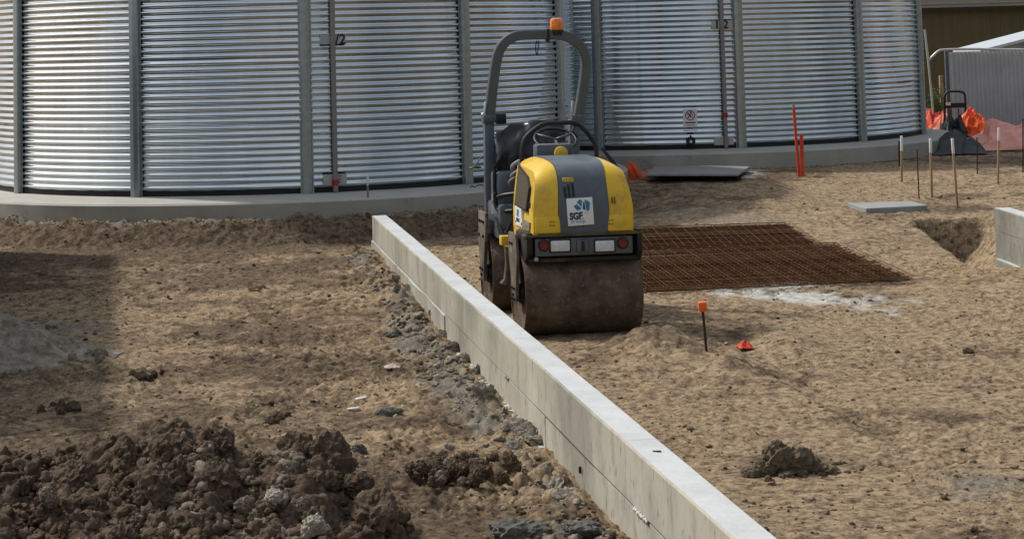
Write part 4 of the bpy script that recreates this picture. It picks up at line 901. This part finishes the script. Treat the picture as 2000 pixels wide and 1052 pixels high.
# gravel at the foot of the slabs
its = []
for k in range(1500):
    T, mg = (T1, .68) if k % 3 else (T2, .46); a = rng.uniform(-1.25, 1.2); rr = TR+mg+.02+abs(rng.normal(0, .12)); x = T[0]+rr*math.sin(a); y = T[1]-rr*math.cos(a); its.append((x, y, 0, .010+.012*rng.random(), .8))
hz = harr([q[0] for q in its], [q[1] for q in its]); a = merged_clods('gravel', [(x, y, float(h)+.005, r, s) for (x, y, z, r, s), h in zip(its, hz)], TANC, None, 1); tag(a, 'small gravel lying against the foot of the tank slabs', 'gravel', kind='stuff')

# ------------------------------------------------------------------ stakes and pegs
def stake(name, top, bot, wd_, label, cap=None, m=TIMBER, group='survey stakes', rnd=False, capm=WHITEP, th=None):
    b_ = gz(*bot); zb = hsingle(b_.x, b_.y); b_ = Vector((b_.x, b_.y, zb)); t = atd(top[0], top[1], b_.y); r = empty(name, b_); tag(r, label, 'stake', group)
    v = t-b_; r.rotation_euler = v.to_track_quat('Z', 'Y').to_euler(); ln = v.length; th = th or wd_*.7
    if rnd:
        tube('shaft', [(0, 0, -.05), (0, 0, ln)], wd_/2, m, r, n=8)
    else:
        box('shaft', (0, 0, (ln-.05)/2), (wd_, th, ln+.05), m, r, bev=.002)
    if cap:
        box('painted_top' if capm is WHITEP else 'cap', (0, 0, ln-cap/2+.003), (wd_*1.04+.001 if capm is WHITEP else wd_*3., th*1.06+.001 if capm is WHITEP else wd_*3., cap), capm, r, bev=.002 if capm is WHITEP else .008)
    return r
stake('marker_stake', (1371, 590), (1380, 692), .020, 'thin dark steel pin with an orange cap on a dirt mound', .068, RUSTD, 'survey stakes', True, ORANGE)
stake('marker_stake', (1761, 266), (1761, 356), .036, 'wooden stake with white top, leftmost of the white topped ones', .19)
stake('marker_stake', (1817, 271), (1820, 386), .034, 'wooden stake with white top standing just right of a black rod', .17)
stake('marker_stake', (1860, 271), (1870, 407), .034, 'tallest wooden stake with white top, standing at the trench', .17)
stake('marker_stake', (1951, 250), (1949, 361), .030, 'wooden stake with faded pale top far right before the pink sheeting', .16)
stake('timber_peg', (718, 340), (719, 418), .030, 'thin pale timber peg at the far end of the long wall', .13, m=mat('weathered peg', (.26, .2, .14), .9, 0, .3, 9.))
stake('timber_peg', (1425, 222), (1427, 322), .030, 'thin pale timber peg before the right tank gauge', m=mat('pale peg', (.36, .31, .26), .9))
stake('steel_rod', (1791, 291), (1795, 388), .016, 'plain dark steel rod between two white topped stakes', m=RUSTD, rnd=True, group='steel rods')
stake('steel_rod', (1756, 276), (1757, 326), .024, 'short black post just left of the leftmost white topped stake', m=BLACK, group='steel rods', rnd=True)
stake('steel_rod', (1908, 268), (1909, 340), .016, 'thin rusty rod before the black hand trolley', m=RUSTD, rnd=True, group='steel rods')
stake('steel_rod', (1998, 232), (1998, 336), .018, 'rusty rod at the right edge before pink sheeting', m=RUSTD, rnd=True, group='steel rods')
stake('wall_post', (716, 415), (722, 470), .05, 'dark rusty board standing against the far end of the wall', m=RUST, group='survey stakes')
# orange painted marker post, two pieces
b_ = gz(1566, 344); zb = hsingle(b_.x, b_.y); root = empty('orange_marker_post', (b_.x, b_.y, zb)); tag(root, 'leaning orange painted marker post before the right tank', 'marker post')
v0 = Vector((b_.x, b_.y, zb)); t1 = atd(1550, 210, b_.y)-v0; t2 = atd(1565, 262, b_.y)-v0; s0 = atd(1561, 342, b_.y)-v0; s1 = atd(1568, 344, b_.y-.04)-v0
for a, b2, w_ in ((s0, t1, .052), (s1, t2, .05)):
    a = a-Vector((0, 0, .04)); d = (b2-a); mid = (a+b2)/2; e = d.to_track_quat('Z', 'Y').to_euler(); bm = bmesh.new(); add_box(bm, (0, 0, 0), (w_, .035, d.length), None, .003); o = bm_obj('picket', bm, mat('red orange paint', (.62, .055, .015), .6, 0, .2, 12.), root); o.location = mid; o.rotation_euler = e
d = (t1-s0); o = box('bare_tip', (0, 0, 0), (.03, .03, .06), mat('grey timber tip', (.25, .25, .24), .8), root); o.location = t1+d.normalized()*.015; o.rotation_euler = d.to_track_quat('Z', 'Y').to_euler()

# ------------------------------------------------------------------ lying things
def board(corners, th, z_off, name, label, catg, m, pieces=True):
    P = [gz(*q) for q in corners]; zc = max(p.z for p in P)+z_off; root = empty(name, (P[0].x, P[0].y, zc)); tag(root, label, catg)
    bm = bmesh.new(); bot = [bm.verts.new((p.x-P[0].x, p.y-P[0].y, 0)) for p in P]; top = [bm.verts.new((p.x-P[0].x, p.y-P[0].y, th)) for p in P]; n = len(P)
    bm.faces.new(bot); bm.faces.new(top)
    for i in range(n): bm.faces.new((bot[i], bot[(i+1) % n], top[(i+1) % n], top[i]))
    bmesh.ops.bevel(bm, geom=bm.edges[:], offset=.006, segments=1, affect='EDGES'); bm_obj('panel', bm, m, root); return root, P, zc
rb, P, zc = board([(1262, 357), (1442, 357), (1465, 337), (1283, 337)], .03, .055, 'board', 'grey weathered board lying just off the ground before the right tank', 'board', PLY)
for t in (.12, .55, .9):
    a = P[0].lerp(P[1], t); c_ = P[3].lerp(P[2], t); m_ = a.lerp(c_, .5)-P[0]; box('bearer', (m_.x, m_.y, -.07), (.07, (c_-a).length*.6, .138), RUSTD, rb)
r2, P2, z2 = board([(1692, 421), (1812, 413), (1780, 400), (1655, 404)], .09, -.045, 'concrete_lid', 'thin pale concrete slab lying on the soil left of the trench', 'slab', mat('pale slab concrete', (.29, .30, .285), .9, 0, .2, 3., .004, 40., dirt=(.25, .2, .14), dirt_amt=.15))
def crumple(name, px, py, wx, wy, hh, m, label, catg, seed, rot=0., group=None, n=34, sharp=1., z0=.0):
    p = gz(px, py); z = hsingle(p.x, p.y)
    def fn(u, v):
        x = (u-.5)*wx; y = (v-.5)*wy; e = max(0, 1-(abs(u-.5)*2)**2.2)*max(0, 1-(abs(v-.5)*2)**2.2)
        k = .55+.65*mnoise.noise((u*3.1+seed, v*3.1, seed))+.35*(1-abs(mnoise.noise((u*6+seed, v*6, 2.+seed))*2))*sharp
        return Vector((x+.12*wx*mnoise.noise((u*4, v*4, seed+5)), y+.12*wy*mnoise.noise((u*4, v*4, seed+9)), .015+hh*max(.02, e*k)))
    o = drape(name, fn, n, n, m, None, .006, smooth=False); o.location = (p.x, p.y, z+z0); o.rotation_euler.z = rot; return tag(o, label, catg, group)
crumple('orange_netting', 1290, 344, .95, .5, .10, REDPL, 'crumpled faded orange netting on the ground left of the grey board', 'netting', 3)
crumple('orange_netting', 1310, 334, .35, .3, .11, mat('dull red netting', (.42, .09, .05), .7), 'small dull red netting heap behind the grey board', 'netting', 8)
# upright orange wedge of netting beside the roller
p = gz(1236, 351); z = hsingle(p.x, p.y); A = [atd(1224, 352, p.y), atd(1225, 316, p.y), atd(1233, 318, p.y+.02), atd(1252, 349, p.y-.03), atd(1245, 352, p.y)]
bm = bmesh.new(); f_ = [bm.verts.new(q-p) for q in A]; k_ = [bm.verts.new(q-p+Vector((.06, .30, -.02))) for q in A]
bm.faces.new(f_); bm.faces.new(k_)
for i in range(5): bm.faces.new((f_[i], f_[(i+1) % 5], k_[(i+1) % 5], k_[i]))
bmesh.ops.subdivide_edges(bm, edges=bm.edges[:], cuts=3, use_grid_fill=True)
for v in bm.verts: v.co += Vector((.012*mnoise.noise(v.co*14), .03*mnoise.noise(v.co*11+Vector((3, 0, 0))), .01*mnoise.noise(v.co*13)))
o = bm_obj('orange_netting', bm, mat('bright orange netting', (.70, .095, .015), .6, 0, .2, 14.), None); o.location = p; tag(o, 'upright bright orange fold of netting right behind the roller', 'netting')
# right edge: sheeting, netting, tarp
crumple('pink_sheeting', 1972, 290, 1.5, 1.2, .46, mat('pale pink sheeting', (.80, .36, .28), .5, 0, .15, 5.), 'crumpled pale pink orange sheeting heap at the right edge', 'sheeting', 12, n=40)
crumple('orange_netting', 1905, 268, .65, .7, .46, mat('vivid orange netting', (.85, .10, .012), .5, 0, .2, 14.), 'vivid orange netting heap right behind the hand trolley', 'netting', 21, n=30)
crumple('orange_netting', 1826, 254, .75, .8, .42, mat('red orange netting', (.60, .07, .03), .55, 0, .25, 10.), 'red orange netting heap at the right foot of the right tank', 'netting', 30, n=30)
crumple('orange_netting', 1862, 256, .8, .5, .45, REDPL, 'pale pink netting seen through the hand trolley frame', 'netting', 33, n=26)
crumple('geotextile', 1868, 300, .8, .8, .34, GEO, 'dark grey cloth bundle lying before the hand trolley', 'cloth', 17, n=36)
crumple('plastic_bag', 1867, 270, .42, .4, .42, TARP, 'black plastic rubbish sack at the foot of the hand trolley', 'sack', 26, n=30)
crumple('red_rag', 1455, 683, .11, .16, .05, mat('red rag', (.55, .05, .02), .7), 'small red orange rag in the dirt right of the orange capped pin', 'rag', 40, n=14)
for k, (px, py, a) in enumerate(((705, 783, .3), (690, 803, -.2))):
    p = gz(px, py); o = box('plastic_strip', (0, 0, 0), (.075, .022, .004), mat('white plastic strip', (.6, .6, .56), .6), None, bev=.001); o.location = (p.x, p.y, hsingle(p.x, p.y)+.018); o.rotation_euler = (.15, -.12, a); tag(o, ('small white plastic strip on the left field, upper of two', 'small white plastic strip on the left field, lower of two')[k], 'litter')
p = gz(766, 722); o = crumple('paper_scrap', 766, 722, .11, .1, .025, mat('pale scrap', (.42, .37, .3), .8), 'pale crumpled scrap left of the wall middle', 'litter', 44, n=10)
# hand trolley
b_ = gz(1866, 266); zb = hsingle(b_.x, b_.y); root = empty('hand_trolley', (b_.x, b_.y, zb)); tag(root, 'black steel hand trolley standing upright by the grey fence', 'hand trolley')
Yt = b_.y
def tl(px, py, dy=0.): return atd(px, py, Yt+dy)-Vector((b_.x, b_.y, zb))
tube('frame', smooth_path([tl(1845, 266), tl(1845, 225), tl(1845, 190), tl(1850, 181), tl(1858, 179), tl(1874, 179), tl(1882, 182), tl(1885, 192), tl(1886, 230), tl(1886, 268)], 4), .020, BLACK, root, n=8)
q = tl(1865, 206); box('cross_panel', q, (.34, .03, .085), BLACK, root, bev=.006); q = tl(1852, 203, -.03); box('label', q, (.085, .004, .055), CREAM, root, bev=0)
for py in (240, 252): tube('cross_bar', [tl(1845, py), tl(1886, py)], .012, BLACK, root, n=6)
for px in (1858, 1872): tube('upright', [tl(px, 212), tl(px, 264)], .009, BLACK, root, n=6)
box('toe_plate', tl(1866, 267, -.14), (.40, .26, .015), BLACK, root)
for px in (1842, 1889):
    q = tl(px, 259, .10); w_ = lathe('wheel', [(.05, -.03), (.10, -.035), (.115, -.02), (.115, .02), (.10, .035), (.05, .03)], RUBBER, root, 'X', (q.x, q.y, .115), 24); lathe('rim', [(0, -.02), (.05, -.025), (.05, .025), (0, .02)], FRAMEP, w_, 'X', (q.x, q.y, .115), 16)

# ------------------------------------------------------------------ right background
# corrugated fence panel
FY = 37.2; fl = atd(1852, 100, FY); fr = atd(2150, 100, FY); zt = fl.z; zb = .40
root = empty('corrugated_fence', (fl.x, FY, 0)); tag(root, 'grey vertical corrugated steel fence at the right edge', 'fence')
x = 0.; k = 0
while x < fr.x-fl.x:
    W_ = .76; n = 80; V = []; Fc = []
    for i in range(n+1):
        xx = i/n*W_; d = .017*math.sin(2*math.pi*xx/.076)
        V += [(x+xx, d-.003*(k % 2), zb), (x+xx, d-.003*(k % 2), zt-.02)]
    for i in range(n): Fc.append((2*i, 2*i+2, 2*i+3, 2*i+1))
    mesh_obj('fence_sheet', V, Fc, CORR, root, smooth=True); x += W_-.004; k += 1
box('fence_rail', ((fr.x-fl.x)/2, .05, zt-.12), (fr.x-fl.x, .05, .05), FRAMEP, root); box('fence_rail', ((fr.x-fl.x)/2, .05, .7), (fr.x-fl.x, .05, .05), FRAMEP, root); box('fence_post', (-.03, .04, (zt+zb)/2), (.06, .06, zt-zb), FRAMEP, root)
# temporary fence pipe
PY = 36.4
root = empty('temporary_fence', (atd(1815, 112, PY).x, PY, .4)); tag(root, 'pale bent pipe of a temporary fence above the grey fence', 'fence'); bo = Vector(root.location)
tube('top_pipe', [q-bo for q in smooth_path([atd(1813, 119, PY), atd(1822, 110, PY), atd(1832, 101, PY), atd(1845, 97.5, PY), atd(1900, 96, PY), atd(1960, 97, PY), atd(2150, 99, PY)], 5)], .021, PIPEW, root, n=8)
tube('end_pipe', [q-bo for q in (atd(1806, 58, PY), atd(1813, 119, PY), atd(1823, 222, PY))], .019, PIPEW, root, n=8)
tube('brace_pipe', [Vector((6., 0, .0)), atd(2100, 98, PY)-bo], .021, PIPEW, root, n=8)
# timber post with bracket
q = gz(1840, 246); t = atd(1838, 146, q.y+2.2); yq = q.y+1.2
root = empty('timber_post', (atd(1840, 200, yq).x, yq, .43)); tag(root, 'weathered timber post left of the grey corrugated fence', 'post'); bo = Vector(root.location)
h_ = atd(1838, 148, yq).z-.43; box('shaft', (0, 0, h_/2-.05), (.075, .07, h_+.1), TIMBER, root); box('top_plate', (.045, -.01, h_-.08), (.05, .05, .14), FRAMEP, root); box('side_stay', (.05, .02, h_*.42), (.04, .04, h_*.8), BLACK, root)
# weeds
for k, (px, py, n, hh) in enumerate(((1827, 232, 40, .75), (1834, 226, 34, .6))):
    q = gz(px, 258); yq = q.y+2.0; xq = atd(px, py, yq).x; root = empty('weed', (xq, yq, .42)); tag(root, ('tall straggly weed beside the timber post, nearer the tank', 'shorter weed at the foot of the timber post')[k], 'plant')
    bm = bmesh.new(); bs = bmesh.new()
    for i in range(n):
        a = rng.uniform(0, 6.28); ln = hh*rng.uniform(.5, 1.1); lean = rng.uniform(.05, .4); tip = Vector((math.cos(a)*lean*ln, math.sin(a)*lean*ln, ln)); add_tube(bs, [(0, 0, -.03), tip*.5+Vector((0, 0, .05)), tip], .004, 4)
        for j in range(7):
            p_ = tip*rng.uniform(.25, 1.); b2 = rng.uniform(0, 6.28); d = Vector((math.cos(b2), math.sin(b2), .3))*.05; s_ = Vector((-d.y, d.x, 0))*.35; vs = [bm.verts.new(c_) for c_ in (p_, p_+d*.5+s_, p_+d, p_+d*.5-s_)]; bm.faces.new(vs)
    bm_obj('leaves', bm, LEAF, root); bm_obj('stems', bs, LEAF, root)
# olive building far behind
OY = 52.; ol = atd(1690, 10, OY); otop = atd(1900, 7, OY).z
root = empty('olive_building', (ol.x, OY, 0)); tag(root, 'olive green ribbed metal building behind everything at top right', 'building')
LX = 26.; 
box('gutter', (LX/2, -.07, otop-.04), (LX, .14, .12), OLIVED, root, bev=.01)
x = 0.
rib = []
while x < LX:
    bm = bmesh.new(); add_box(bm, (x+.38, .0, otop/2-.15), (.755, .03, otop), None, 0)
    for j in range(3): add_box(bm, (x+.13+.25*j, -.022, otop/2-.15), (.05, .02, otop), None, .006, 1)
    bm_obj('wall_sheet', bm, OLIVE, root); x += .76
bm = bmesh.new(); add_box(bm, (LX/2, 2.5, otop+.9), (LX, 6., .08), (R_(20), 0, 0)); bm_obj('roof', bm, ROOFM, root)
# low pale roofed shed behind the fence
SY = 41.; a = atd(1915, 98, SY); b2 = atd(2000, 76, SY)
root = empty('garden_shed', (a.x, SY, .3)); tag(root, 'pale metal roof slope showing above the grey fence', 'shed'); sl_ = (b2.z-a.z)/(b2.x-a.x)
bm = bmesh.new(); W2 = 3.2
vs = [bm.verts.new((x_, y_, a.z-.3+sl_*x_)) for x_, y_ in ((0, 0), (W2, 0), (W2, 2.6), (0, 2.6))]; vs2 = [bm.verts.new(v.co+Vector((0, 0, -.06))) for v in vs]
bm.faces.new(vs); bm.faces.new(vs2[::-1])
for i in range(4): bm.faces.new((vs[i], vs[(i+1) % 4], vs2[(i+1) % 4], vs2[i]))
bm_obj('roof', bm, mat('pale zinc roof', (.5, .53, .55), .5, .2, .1), root)
mesh_obj('wall', [(0, .1, 0), (W2, .1, 0), (W2, .1, a.z-.37+sl_*W2), (0, .1, a.z-.37)], [(0, 1, 2, 3)], mat('pale blue grey wall', (.30, .33, .36), .7), root)

# ------------------------------------------------------------------ unseen container added left of the frame to cast a shadow into the field
E1 = at(215, 850, 0).xy; E2 = at(246, 500, .1).xy; CH = 2.6; off = Vector((-.862, .507))*CH/math.tan(SUN_EL)
A = E1+off; B = E2+off; d = (B-A); ln = d.length; d.normalize(); ang = math.atan2(d.y, d.x)
root = empty('added_container', (A.x, A.y, 0), (0, 0, ang)); tag(root, 'unseen grey blue container added left of the frame to shade the left field', 'container')
bm = bmesh.new(); nseg = int(ln/.07); V = []
for i in range(nseg+1):
    xx = ln*i/nseg; dd = .03 if (i//2) % 2 else 0.; V.append((xx, dd))
prev = None
for xx, dd in V:
    cur = (bm.verts.new((xx, .02+dd, .15)), bm.verts.new((xx, .02+dd, CH-.12)))
    if prev: bm.faces.new((prev[0], cur[0], cur[1], prev[1]))
    prev = cur
bm_obj('side_sheet', bm, CONT, root)
box('body', (ln/2, 1.25, CH/2), (ln-.1, 2.34, CH-.1), CONT, root)
for z in (.075, CH-.06): box('side_rail', (ln/2, .05, z), (ln, .10, .13), CONT, root)
for xx in (.06, ln-.06): box('corner_post', (xx, .06, CH/2), (.12, .12, CH-.25), CONT, root)
